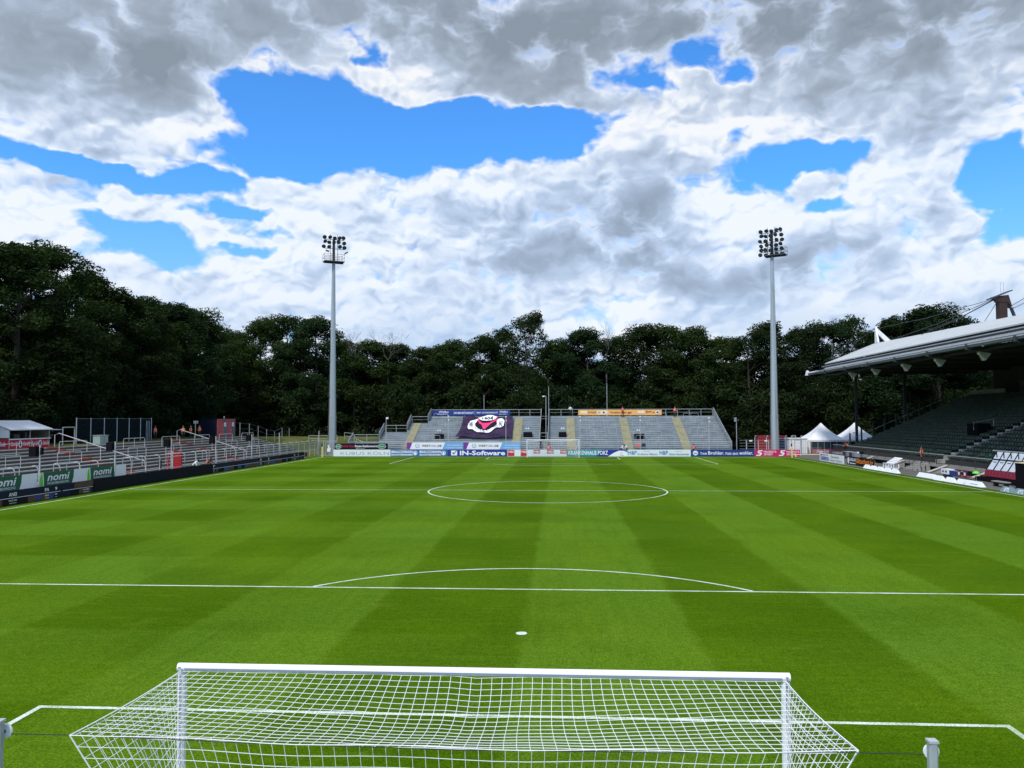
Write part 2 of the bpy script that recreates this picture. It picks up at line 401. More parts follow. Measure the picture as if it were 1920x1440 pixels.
# ------------------------------------------------------------------ mesh helpers
class MB:
    def __init__(s): s.v = []; s.f = []; s.mi = []; s.ci = 0
    def add(s, vs, fs):
        o = len(s.v); s.v += [tuple(v) for v in vs]; s.f += [tuple(i + o for i in f) for f in fs]; s.mi += [s.ci] * len(fs)
        return s
    def box(s, x0, x1, y0, y1, z0, z1):
        return s.add([(x0, y0, z0), (x1, y0, z0), (x1, y1, z0), (x0, y1, z0), (x0, y0, z1), (x1, y0, z1), (x1, y1, z1), (x0, y1, z1)],
                     [(0, 3, 2, 1), (4, 5, 6, 7), (0, 1, 5, 4), (1, 2, 6, 5), (2, 3, 7, 6), (3, 0, 4, 7)])
    def bevbox(s, x0, x1, y0, y1, z0, z1, b=0.02):
        # box with its vertical edges cut
        p = [(x0 + b, y0), (x1 - b, y0), (x1, y0 + b), (x1, y1 - b), (x1 - b, y1), (x0 + b, y1), (x0, y1 - b), (x0, y0 + b)]
        return s.prism(p, z0, z1)
    def prism(s, poly, z0, z1):
        n = len(poly)
        return s.add([(x, y, z0) for x, y in poly] + [(x, y, z1) for x, y in poly],
                     [tuple(reversed(range(n))), tuple(range(n, 2 * n))] + [(i, (i + 1) % n, n + (i + 1) % n, n + i) for i in range(n)])
    def prism_x(s, poly, x0, x1):      # poly in (y, z), extruded along x
        n = len(poly)
        return s.add([(x0, a, b) for a, b in poly] + [(x1, a, b) for a, b in poly],
                     [tuple(reversed(range(n))), tuple(range(n, 2 * n))] + [(i, (i + 1) % n, n + (i + 1) % n, n + i) for i in range(n)])
    def prism_y(s, poly, y0, y1):      # poly in (x, z), extruded along y
        n = len(poly)
        return s.add([(a, y0, b) for a, b in poly] + [(a, y1, b) for a, b in poly],
                     [tuple(range(n)), tuple(reversed(range(n, 2 * n)))] + [(i, n + i, n + (i + 1) % n, (i + 1) % n) for i in range(n)])
    def tube(s, p, q, r, n=6, r2=None, caps=True):
        return s.path([p, q], r, n, r2, caps)
    def path(s, pts, r, n=6, r2=None, caps=True):
        pts = [Vector(p) for p in pts]; k = len(pts); vs = []; fs = []
        for i, p in enumerate(pts):
            d = (pts[min(i + 1, k - 1)] - pts[max(i - 1, 0)]).normalized()
            a = Vector((0, 0, 1)) if abs(d.z) < 0.9 else Vector((1, 0, 0))
            u = d.cross(a).normalized(); w = d.cross(u)
            rr = r if r2 is None else r + (r2 - r) * i / (k - 1)
            for j in range(n):
                t = 2 * PI * (j + 0.5) / n
                vs.append(p + (u * math.cos(t) + w * math.sin(t)) * rr)
        for i in range(k - 1):
            for j in range(n):
                a_, b_ = i * n + j, i * n + (j + 1) % n
                fs.append((a_, b_, b_ + n, a_ + n))
        if caps: fs += [tuple(reversed(range(n))), tuple(range((k - 1) * n, k * n))]
        return s.add(vs, fs)
    def lathe(s, prof, n=12, c=(0, 0, 0)):
        k = len(prof); vs = []; fs = []
        for r, z in prof:
            for j in range(n):
                t = 2 * PI * j / n; vs.append((c[0] + r * math.cos(t), c[1] + r * math.sin(t), c[2] + z))
        for i in range(k - 1):
            for j in range(n):
                a_, b_ = i * n + j, i * n + (j + 1) % n
                fs.append((a_, b_, b_ + n, a_ + n))
        fs += [tuple(reversed(range(n))), tuple(range((k - 1) * n, k * n))]
        return s.add(vs, fs)
    def xf(s, M):
        s.v = [tuple(M @ Vector(v)) for v in s.v]; return s
    def mesh(s, name, mats, smooth=False):
        me = bpy.data.meshes.new(name); me.from_pydata(s.v, [], s.f)
        if not isinstance(mats, (list, tuple)): mats = [mats]
        for m in mats: me.materials.append(m)
        if len(mats) > 1: me.polygons.foreach_set('material_index', s.mi)
        if smooth: me.polygons.foreach_set('use_smooth', [True] * len(me.polygons))
        me.update(); return me

def link(name, data, parent=None, loc=(0, 0, 0), rz=0):
    o = bpy.data.objects.new(name, data); COL.objects.link(o)
    o.location = loc; o.rotation_euler = (0, 0, rz)
    if parent is not None: o.parent = parent
    return o
def obj(name, mb, m, parent=None, loc=(0, 0, 0), rz=0, smooth=False):
    return link(name, mb.mesh(name, m, smooth), parent, loc, rz)
def tag(o, label, cat, group=None):
    o['label'] = label; o['category'] = cat
    if group: o['group'] = group
    return o
def thing(name, label, cat, loc=(0, 0, 0), rz=0, group=None):
    return tag(link(name, None, None, loc, rz), label, cat, group)
def struct(name, mb, m, smooth=False):
    o = obj(name, mb, m, None, smooth=smooth); o['kind'] = 'structure'; return o
def stuff(o): o['kind'] = 'stuff'; return o
def dup(root, loc, rz, label, group=None):
    r = root.copy(); COL.objects.link(r); r.location = loc; r.rotation_euler = (0, 0, rz); r['label'] = label
    if group: r['group'] = group
    for ch in list(root.children):
        c = ch.copy(); COL.objects.link(c); c.parent = r
        for g in list(ch.children):
            d = g.copy(); COL.objects.link(d); d.parent = c
    return r

TEXT = {}
def text_raw(body, res=2, bold=0.0):
    k = (body, bold)
    if k in TEXT: return TEXT[k]
    cu = bpy.data.curves.new('t', 'FONT'); cu.body = body; cu.resolution_u = res; cu.offset = bold
    o = bpy.data.objects.new('t', cu); COL.objects.link(o)
    dg = bpy.context.evaluated_depsgraph_get(); dg.update()
    me = bpy.data.meshes.new_from_object(o.evaluated_get(dg))
    v = [tuple(x.co) for x in me.vertices]; f = [tuple(p.vertices) for p in me.polygons]
    bpy.data.objects.remove(o, do_unlink=True); bpy.data.curves.remove(cu); bpy.data.meshes.remove(me)
    xs = [a[0] for a in v]; ys = [a[1] for a in v]
    x0, x1, y0, y1 = min(xs), max(xs), min(ys), max(ys)
    v = [((a[0] - x0) / (x1 - x0), (a[1] - y0) / (y1 - y0)) for a in v]
    TEXT[k] = (v, f)
    return TEXT[k]
def text_mb(body, x0, x1, z0, z1, y=0.0, shear=0.0, bold=0.01, mb=None):
    v, f = text_raw(body, bold=bold)
    mb = mb or MB()
    w, h = x1 - x0, z1 - z0
    return mb.add([(x0 + a * w + shear * b * h, y, z0 + b * h) for a, b in v], f)
def flat(poly, y=0.0, mb=None):        # polygon in (x, z) facing -Y
    mb = mb or MB()
    return mb.add([(a, y, b) for a, b in poly], [tuple(range(len(poly)))])
def disc(cx, cz, rx, rz, y=0.0, n=20, mb=None):
    return flat([(cx + rx * math.cos(2 * PI * i / n), cz + rz * math.sin(2 * PI * i / n)) for i in range(n)], y, mb)
def ring(cx, cz, r0, r1, y, a0=0, a1=2 * PI, n=18, sx=1.0, mb=None):
    mb = mb or MB(); vs = []; fs = []
    for i in range(n + 1):
        t = a0 + (a1 - a0) * i / n
        vs += [(cx + sx * r0 * math.cos(t), y, cz + r0 * math.sin(t)), (cx + sx * r1 * math.cos(t), y, cz + r1 * math.sin(t))]
        if i: fs.append((2 * i - 2, 2 * i - 1, 2 * i + 1, 2 * i))
    return mb.add(vs, fs)

LAYER = [0]
def board(name, label, cat, loc, rz, w, h, base, items, thick=0.06, group=None, frame=None, posts=True, z0=0.0):
    """board standing with its lower left front corner at loc, facing local -Y"""
    t = thing(name, label, cat, loc, rz, group)
    obj('panel', MB().box(0, w, 0, thick, z0, z0 + h), base, t)
    if frame:
        f = MB(); e = 0.035
        for a in ((-e, w + e, -0.01, thick + 0.01, z0 - e, z0 - 0.002), (-e, w + e, -0.01, thick + 0.01, z0 + h + 0.002, z0 + h + e)): f.box(*a)
        obj('frame', f, frame, t)
    if posts:
        k = max(2, int(w / 2.5) + 1)
        for i in range(k):
            x = 0.1 + (w - 0.2) * i / (k - 1)
            p = MB().tube((x, thick + 0.03, z0 + h * 0.9), (x, thick + 0.5, 0), 0.02, 5)
            obj('brace', p, steel, t)
    lay = 0
    for it in items:
        lay += 1; y = -0.004 * lay
        kind = it[0]
        if kind == 'text':
            _, body, x0, x1, a, b, m = it[:7]; sh = it[7] if len(it) > 7 else 0.0; bo = it[8] if len(it) > 8 else 0.012
            obj('lettering', text_mb(body, x0, x1, z0 + a, z0 + b, y, sh, bo), m, t)
        elif kind == 'poly':
            obj(it[3] if len(it) > 3 else 'print', flat([(p, z0 + q) for p, q in it[1]], y), it[2], t)
        elif kind == 'disc':
            _, cx, cz, rx, rz_, m = it; obj('logo', disc(cx, z0 + cz, rx, rz_, y), m, t)
        elif kind == 'ring':
            _, cx, cz, r0, r1, m = it[:6]; a0, a1 = (it[6], it[7]) if len(it) > 7 else (0, 2 * PI)
            obj('logo', ring(cx, z0 + cz, r0, r1, y, a0, a1), m, t)
    return t

# ================================================================== GROUND
def sm(a, b, x):
    t = min(1, max(0, (x - a) / (b - a))); return t * t * (3 - 2 * t)
def height(x, y):
    h = -0.03
    left = sm(-37.5, -46, x) * (3.0 - 1.4 * sm(108, 124, y)) - (0.45 * sm(-37, -38, x) * (1 - sm(-45.6, -46.6, x)))
    far = sm(113, 124, y) * 2.5 * (1 - sm(-31, -25, x)) + 0.0
    h = max(h, left - 0.03, (far if x < -20 else 0) - 0.03)
    if x > 62: h = max(h, sm(62, 75, x) * 3.0)
    return h
def grid_vals(fine, coarse):
    return sorted(set(fine) | set(coarse))
gx = grid_vals([x * 1.0 for x in range(-70, -20)], [-1200, -700, -400, -250, -160, -120, -100, -85, -10, 0, 10, 30, 60, 62, 65, 70, 75, 85, 120, 200, 400, 700, 1200])
gy = grid_vals([y * 2.0 for y in range(50, 68)], [-300, -150, -60, -30, -10, 20, 40, 60, 80, 150, 170, 200, 260, 400, 700, 1400])
g = MB()
g.v = [(x, y, height(x, y)) for y in gy for x in gx]
nx = len(gx)
g.f = [(j * nx + i, j * nx + i + 1, (j + 1) * nx + i + 1, (j + 1) * nx + i) for j in range(len(gy) - 1) for i in range(nx - 1)]
g.mi = [0] * len(g.f)
struct('ground', g, groundm)
struct('pitch', MB().add([(-35.2, -6, 0), (34.5, -6, 0), (34.5, 107.2, 0), (-35.2, 107.2, 0)], [(0, 1, 2, 3)]), grass)
struct('track', MB().add([(34.5, -6, 0.002), (60, -6, 0.002), (60, 126, 0.002), (34.2, 126, 0.002), (34.5, 107.2, 0.002)], [(0, 1, 2, 3, 4)]), asphalt)

HW, PL = 33.5, 104.5
LW = 0.12
def strip(x0, y0, x1, y1):
    return MB().add([(x0, y0, 0.006), (x1, y0, 0.006), (x1, y1, 0.006), (x0, y1, 0.006)], [(0, 1, 2, 3)])
def arc_line(cx, cy, r, a0, a1, n, rx=None):
    m = MB(); vs = []; fs = []
    for i in range(n + 1):
        t = a0 + (a1 - a0) * i / n
        for q in (r - LW / 2, r + LW / 2): vs.append((cx + q * math.cos(t), cy + q * math.sin(t), 0.006))
        if i: fs.append((2 * i - 2, 2 * i - 1, 2 * i + 1, 2 * i))
    return m.add(vs, fs)
a = LW
struct('touchline', strip(-HW, 0, -HW + a, PL), linem)
struct('touchline', strip(HW - a, 0, HW, PL), linem)
struct('goal_line', strip(-HW + a, 0, HW - a, a), linem)
struct('goal_line', strip(-HW + a, PL - a, HW - a, PL), linem)
struct('halfway_line', strip(-HW + a, 52.2, HW - a, 52.2 + a), linem)
struct('centre_circle', arc_line(0, 52.25, 9.15, 0, 2 * PI, 96), linem)
struct('centre_spot', MB().add([(0.11 * math.cos(t * PI / 8), 52.26 + 0.11 * math.sin(t * PI / 8), 0.010) for t in range(16)], [tuple(range(16))]), linem)
def box_lines(y0, s, depth_pen, depth_six):
    for half, d in ((20.16, depth_pen), (9.16, depth_six)):
        ya, yb = sorted((y0 + s * (a if s > 0 else a), y0 + s * (d - a)))
        nm = 'penalty_area_line' if half > 10 else 'goal_area_line'
        struct(nm, strip(-half, ya, -half + a, yb), linem)
        struct(nm, strip(half - a, ya, half, yb), linem)
        yc, yd = sorted((y0 + s * (d - a), y0 + s * d))
        struct(nm, strip(-half, yc, half, yd), linem)
    th = math.acos(7.31 / 9.15)
    cy = y0 + s * 11
    if s > 0: struct('penalty_arc', arc_line(0, cy - 0.1, 9.15, 0.664, PI - 0.664, 48), linem)
    else: struct('penalty_arc', arc_line(0, cy + 0.1, 9.15, PI + 0.664, 2 * PI - 0.664, 48), linem)
    r = 0.15
    struct('penalty_spot', MB().add([(r * math.cos(t * PI / 8), cy + 0.1 * s + 0.16 * math.sin(t * PI / 8), 0.007) for t in range(16)], [tuple(range(16))]), linem)
box_lines(0, 1, 16.5, 5.38)
box_lines(PL, -1, 16.5, 5.5)

# ================================================================== GOALS
def goal(name, label, y0, s, netR, with_detail):
    """s = -1: net behind towards -Y"""
    t = thing(name, label, 'goal', (0, y0, 0))
    hw = 3.66; R = 0.052
    for sx in (-1, 1):
        x = sx * (hw + R)
        p = MB().prism([(x + R * 1.0 * math.cos(k * PI / 6), R * 1.1 * math.sin(k * PI / 6)) for k in range(12)], 0.0, 2.44)
        po = obj('post', p, white, t, smooth=False)
        if with_detail:
            gr = MB().box(x - 0.012, x + 0.012, s * R * 1.15 - 0.004, s * R * 1.15 + 0.004, 0.02, 2.42)
            obj('net_channel', gr, greyp, po)
            obj('corner_bolt', MB().lathe([(0.018, 0), (0.018, 0.01)], 8, (x, s * 0.09, 2.50)), greyp, po)
    cb = MB().prism_x([(R * 1.1 * math.cos(k * PI / 6), 2.485 + R * math.sin(k * PI / 6)) for k in range(12)], -hw - 2 * R, hw + 2 * R)
    c = obj('crossbar', cb, white, t)
    if with_detail:
        obj('net_channel', MB().box(-hw, hw, s * 0.069 - 0.004, s * 0.069 + 0.004, 2.475, 2.492), greyp, c)
    D = 2.05
    zb = 2.44
    def top(u, v):          # u -1..1 along goal, v 0..1 front to back
        wdt = hw + 0.03 + 0.10 * v
        sag = -0.16 * math.sin(PI * v) * (0.6 + 0.4 * math.cos(u * PI * 0.9)) - 0.05 * v * (1 - u * u)
        x = u * wdt + 0.018 * math.sin(u * 9 + v * 5) + 0.05 * math.sin(u * 2.1 + 0.6) * v
        pinch = -0.025 * math.exp(-((u - 0.02) / 0.05) ** 2) * (1 - v)
        return Vector((x, s * (0.06 + (D - 0.06) * v + 0.01 * math.sin(u * 23)), 2.45 + (zb - 2.45) * v + sag + pinch))
    def back(u, v):
        wdt = hw + 0.13 - 0.72 * math.sin(v * PI * 0.5) * abs(u)
        return Vector((u * wdt + 0.02 * math.sin(u * 8 + v * 4) + 0.05 * math.sin(u * 2.1 + 0.6) * (1 - v), s * (D - 0.34 * math.sin(v * PI * 0.5) * (1) + 0.03 * math.sin(u * 11 + v * 3)), zb * (1 - v) - 0.05 * (1 - u * u) * (1 - v) + 0.01))
    def side(sx):
        def f(u, v):        # u 0..1 front to back, v 0..1 down
            fr = Vector((sx * (hw + 0.04), s * 0.06, 2.45 * (1 - v) + 0.01))
            bk = back(sx, v)
            p = fr.lerp(bk, u)
            p.x += -sx * 0.10 * math.sin(PI * u) * math.sin(PI * (0.15 + 0.85 * v))
            return p
        return f
    nb = MB()
    step = 0.12 if with_detail else 0.24
    nu = int(2 * hw / step); nt_, nv, ns = int(D / step), int(2.4 / step), int(D / step)
    def lay(f, ua, ub, NU, NV, seg_u, seg_v, first_v=0, last_u=True):
        for i in range(NU + 1):
            u = ua + (ub - ua) * i / NU
            nb.path([f(u, k / seg_v) for k in range(seg_v + 1)], netR, 4, caps=False)
        for j in range(first_v, NV + 1):
            v = j / NV
            nb.path([f(ua + (ub - ua) * k / seg_u, v) for k in range(seg_u + 1)], netR, 4, caps=False)
    sg = 1 if with_detail else 3
    lay(top, -1, 1, nu, nt_, max(6, 24 // sg), max(3, 8 // sg))
    lay(back, -1, 1, nu, nv, max(6, 24 // sg), max(3, 10 // sg), 1)
    for sx in (-1, 1): lay(side(sx), 0, 1, ns, nv, max(4, 10 // sg), max(4, 10 // sg), 1)
    n = obj('net', nb, netw, t)
    n['kind'] = 'stuff'
    if with_detail:
        hem = MB()
        for sx in (-1, 1): hem.path([back(sx, k / 12) for k in range(13)], 0.008, 5)
        hem.path([back(-1 + 2 * k / 24, 0) for k in range(25)], 0.0045, 5)
        for sx in (-1, 1): hem.path([side(sx)(k / 6, 0) for k in range(7)], 0.006, 5)
        obj('net_hem', hem, netw, n)
    return t
goal('football_goal', 'near white football goal with wide mesh net, at the bottom of the picture', 0, -1, 0.0034, True)
goal('football_goal', 'small far white football goal in front of the far stand', PL - 0.06, 1, 0.007, False)

def net_pole(x, label):
    t = thing('net_pole', label, 'pole', (x, -2.05, 0), 0, 'poles holding up the near goal net')
    obj('pole', MB().prism([(-0.04, -0.025), (-0.025, -0.04), (0.025, -0.04), (0.04, -0.025), (0.04, 0.025), (0.025, 0.04), (-0.025, 0.04), (-0.04, 0.025)], 0, 2.55), steel, t)
    obj('cap', MB().box(-0.045, 0.045, -0.045, 0.045, 2.552, 2.575), steel_l, t)
    w = MB().lathe([(0.072, -0.012), (0.076, 0), (0.072, 0.012)], 20); w.xf(Matrix.Translation((0.02, 0.07, 2.44)) @ Matrix.Rotation(PI / 2, 4, 'X'))
    pl = obj('pulley', w, white, t)
    obj('axle', MB().tube((0.02, 0.045, 2.44), (0.02, 0.10, 2.44), 0.016, 8), steel_d, pl)
net_pole(-4.62, 'grey pole with white pulley left of the near goal net, cut by the picture edge')
net_pole(4.50, 'grey steel pole with white pulley right of the near goal net')
rp = MB()
rp.path([(-4.62, -1.98, 2.41), (-3.79, -2.05, 2.44), (-2, -2.06, 2.405), (0, -2.06, 2.385), (2, -2.06, 2.405), (3.79, -2.05, 2.44), (4.5, -1.98, 2.41)], 0.0045, 5)
tag(obj('net_rope', rp, netrope), 'thin black rope strung behind the near goal between two grey poles', 'rope')

# corner flags
def corner_flag(x, y, label):
    t = thing('corner_flag', label, 'corner flag', (x, y, 0), 0, 'yellow corner posts of the far end')
    obj('pole', MB().lathe([(0.09, 0), (0.10, 0.5), (0.10, 1.45), (0.06, 1.5)], 8), yellow, t)
    obj('cloth', MB().add([(0, 0.01, 1.5), (0.02, 0, 1.95), (-0.16, 0.05, 1.88), (-0.12, 0.04, 1.55), (0.02, -0.03, 1.5), (0.04, -0.04, 1.95)], [(0, 1, 2, 3), (0, 4, 5, 1)]), navy, t)
corner_flag(-HW, PL, 'yellow corner post with dark cloth at the far left corner of the pitch')
corner_flag(HW, PL, 'yellow corner post with dark cloth at the far right corner, beside the magenta board')

# ================================================================== FLOODLIGHT MASTS
def lamp_mb():
    m = MB()
    m.lathe([(0.06, -0.16), (0.20, -0.10), (0.30, 0.06), (0.33, 0.12)], 12)
    m.xf(Matrix.Rotation(PI / 2, 4, 'X'))
    return m
LAMP_ME = lamp_mb().mesh('lamp', [steel_d])
LENS_ME = MB().lathe([(0.22, 0.121), (0.20, 0.13)], 12).xf(Matrix.Rotation(PI / 2, 4, 'X')).mesh('lens', [mat('lamp_glass', (0.07, 0.08, 0.09), 0.3)])
def mast(x, y, rz, label, rows, platform_lamps, pdx):
    t = thing('floodlight_mast', label, 'floodlight mast', (x, y, 0), rz, 'floodlight masts behind the far corners')
    H = 33.6
    def seg(z0, z1, r0, r1, sides=8):
        m = MB(); vs = []
        for z, r in ((z0, r0), (z1, r1)):
            for j in range(sides):
                vs.append((r * math.cos(2 * PI * (j + .5) / sides), r * math.sin(2 * PI * (j + .5) / sides), z))
        m.add(vs, [tuple(reversed(range(sides))), tuple(range(sides, 2 * sides))] + [(i, (i + 1) % sides, sides + (i + 1) % sides, sides + i) for i in range(sides)])
        return m
    obj('lower_shaft', seg(0, 6.0, 0.62, 0.57), mastm, t)
    obj('upper_shaft', seg(5.96, 29.9, 0.545, 0.25), mastm, t)
    obj('head_column', seg(29.9, H, 0.22, 0.20), steel_d, t)
    jn = obj('joint_collar', seg(5.9, 6.05, 0.59, 0.585), steel, t)
    for z in (14.5, 9.0):
        obj('bracket', MB().box(-0.75, -0.45, -0.12, 0.12, z, z + 0.35), steel_d, t)
    obj('cable_duct', MB().tube((-0.70, 0, 2.2), (-0.42, 0, 17), 0.045, 5), steel_d, t)
    # platform
    pf = MB(); pf.box(-1.55 + pdx, 1.55 + pdx, -0.75, 0.75, 30.0, 30.14); pf.box(-1.5 + pdx, 1.5 + pdx, -0.06, 0.06, 29.8, 29.998)
    p = obj('platform', pf, steel_d, t)
    rl = MB()
    for zz in (30.65, 31.2):
        rl.path([(-1.55 + pdx, -0.75, zz), (1.55 + pdx, -0.75, zz), (1.55 + pdx, 0.75, zz), (-1.55 + pdx, 0.75, zz), (-1.55 + pdx, -0.75, zz)], 0.03, 4)
    for k in range(7):
        xx = -1.55 + pdx + 3.1 * k / 6
        for yy in (-0.75, 0.75): rl.tube((xx, yy, 30.14), (xx, yy, 31.2), 0.025, 4)
    obj('railing', rl, steel_d, p)
    zt = H + 0.25
    for r, cnt in enumerate(rows):
        z = zt - r * 0.72
        if r % 2 == 0:
            obj('lamp_bar', MB().tube((-1.55, -0.25, z - 0.32), (1.55, -0.25, z - 0.32), 0.045, 5), steel_d, t)
        xs = [-1.52 + 3.04 * k / 4 + 0.10 * math.sin(r * 2.3 + k) for k in range(5)]
        if cnt == 4: xs = [xs[0], xs[1], xs[3], xs[4]]
        for k, xx in enumerate(xs):
            l = link('lamp', LAMP_ME, t, (xx, -0.38, z + 0.07 * math.sin(k * 2.1 + r * 1.7))); l.rotation_euler = (math.radians(36 + 9 * math.sin(k * 1.3 + r)), 0, math.radians(24 * math.sin(k * 2.7 + r * 1.9)))
            link('lens', LENS_ME, l)
    for sx in (-0.55, 0.55): obj('upright', MB().tube((sx, -0.25, 30.2), (sx, -0.25, H + 0.75), 0.035, 5), steel_d, t)
    for xx, zz, rr in platform_lamps:
        b = MB().box(-0.28, 0.28, -0.14, 0.14, -0.09, 0.09); b.xf(Matrix.Rotation(rr, 4, 'Y'))
        obj('small_floodlight', b, steel_d, t, (xx, -0.9, zz))
    return t
mast(-34.2, 112.0, math.radians(28), 'tall grey floodlight mast rising behind the far left corner of the pitch', [5, 5, 4], [(-1.15, 31.55, 0.2), (1.75, 31.45, -0.6)], 0.0)
mast(33.15, 112.0, math.radians(-29), 'tall grey floodlight mast with six lamp rows behind the magenta board', [5, 5, 5, 5, 5, 5], [], 0.55)

# ================================================================== TREES
def leaf_cloud(seed, centers, radii, per, size, zbias=0.25):
    rg = np.random.default_rng(seed)
    n = int(per.sum()) if hasattr(per, 'sum') else per * len(centers)
    idx = np.repeat(np.arange(len(centers)), per)
    d = rg.normal(size=(len(idx), 3)); d /= np.linalg.norm(d, axis=1, keepdims=True)
    rad = radii[idx] * (0.55 + 0.55 * rg.random(len(idx)) ** 0.6)
    jig = 1 + 0.35 * np.sin(idx * 12.9898 + d[:, 0] * 4) * np.cos(idx * 4.1 + d[:, 2] * 5)
    pos = centers[idx] + d * (rad * jig)[:, None] * np.array([1.1, 1.1, 0.88])
    # leaf frames: normals roughly outward and up
    nrm = d * 0.7 + rg.normal(size=d.shape) * 0.6 + np.array([0, 0, zbias]); nrm /= np.linalg.norm(nrm, axis=1, keepdims=True)
    a = np.cross(nrm, rg.normal(size=d.shape)); a /= np.linalg.norm(a, axis=1, keepdims=True)
    b = np.cross(nrm, a)
    s = size * (0.55 + 0.9 * rg.random(len(idx)))[:, None]
    v = np.stack([pos + a * s, pos + b * s * 0.5 + a * s * 0.1, pos - a * s, pos - b * s * 0.5 - a * s * 0.1], 1).reshape(-1, 3)
    v[:, 2] = np.maximum(v[:, 2], 0.1)
    return v
def quads_mesh(name, v, m):
    me = bpy.data.meshes.new(name); nq = len(v) // 4
    me.vertices.add(len(v)); me.vertices.foreach_set('co', v.astype(np.float32).ravel())
    me.loops.add(nq * 4); me.loops.foreach_set('vertex_index', np.arange(nq * 4, dtype=np.int32))
    me.polygons.add(nq); me.polygons.foreach_set('loop_start', np.arange(0, nq * 4, 4, dtype=np.int32)); me.polygons.foreach_set('loop_total', np.full(nq, 4, dtype=np.int32))
    me.materials.append(m); me.update(calc_edges=True); return me
CROWNS, TRUNKS = [], []
UNIT_H = 22.0
def make_tree_variant(seed, R, matl, airy):
    rg = np.random.default_rng(seed)
    cs, rs = [], []
    nb = 84 if not airy else 62
    for i in range(nb):
        z = 3.0 + (UNIT_H - 4.0) * (i + rg.random()) / nb
        fz = (z - 3) / (UNIT_H - 3)
        env = R * (0.62 + 0.5 * math.sin(PI * min(1, fz * 0.95 + 0.05)) - 0.55 * max(0, fz - 0.68) / 0.32)
        t = rg.random() * 2 * PI; q = env * (0.35 + 0.65 * rg.random() ** 0.5)
        cs.append((q * math.cos(t), q * math.sin(t), z)); rs.append((0.95 + 0.75 * rg.random()) * (1.0 if not airy else 0.85) * (1 - 0.25 * fz))
    top_r = R * 0.45
    for i in range(5):      # uneven top knobs
        t = rg.random() * 2 * PI; q = top_r * rg.random()
        cs.append((q * math.cos(t), q * math.sin(t), UNIT_H - 0.4 - 2.2 * rg.random())); rs.append(0.8 + 0.7 * rg.random())
    cs = np.array(cs); rs = np.array(rs)
    per = np.maximum(110, (rs ** 2 * (480 if not airy else 350)).astype(int))
    v = leaf_cloud(seed + 50, cs, rs, per, 0.145)
    # loose sprays filling between the clumps
    CROWNS.append(quads_mesh('crown', v, matl))
    tr = MB()
    lean = rg.normal(size=2) * 0.4
    pts = [(lean[0] * (z / UNIT_H) ** 2, lean[1] * (z / UNIT_H) ** 2, z) for z in np.linspace(0, UNIT_H * 0.86, 8)]
    tr.path(pts, 0.34, 7, 0.06)
    pick = rg.permutation(len(cs))[:26]
    for k in pick:
        c = cs[k]; zb = max(2.2, c[2] - 1.5 - 2.5 * rg.random()); f = min(zb, UNIT_H * 0.84)
        base = (lean[0] * (f / UNIT_H) ** 2, lean[1] * (f / UNIT_H) ** 2, f)
        mid = ((base[0] + c[0]) * 0.5, (base[1] + c[1]) * 0.5, (f + c[2]) * 0.5 + 0.5)
        tr.path([base, mid, tuple(c)], 0.10 * (1.2 - f / UNIT_H), 4, 0.02, caps=False)
    TRUNKS.append(tr.mesh('trunk', [bark]))
for i, (sd, R, mm, airy) in enumerate([(1, 4.6, leaf_a, False), (2, 4.2, leaf_b, False), (3, 5.0, leaf_c, False), (4, 4.4, leaf_a, True), (5, 4.8, leaf_b, True), (6, 4.0, leaf_c, True), (7, 4.9, leaf_b, False), (8, 4.5, leaf_a, True)]):
    make_tree_variant(sd * 11, R, mm, airy)
def tree(x, y, h, R, var, rot, label, group='dark woodland trees round the ground'):
    z = height(x, y)
    t = thing('broadleaf_tree', label, 'tree', (x, y, z), rot, group)
    s = R / 4.4
    c = link('crown', CROWNS[var], t); c.scale = (s, s, (h - z) / (UNIT_H - 0.3))
    k = link('trunk', TRUNKS[var], t); k.scale = (s, s, (h - z) / UNIT_H)
    return t
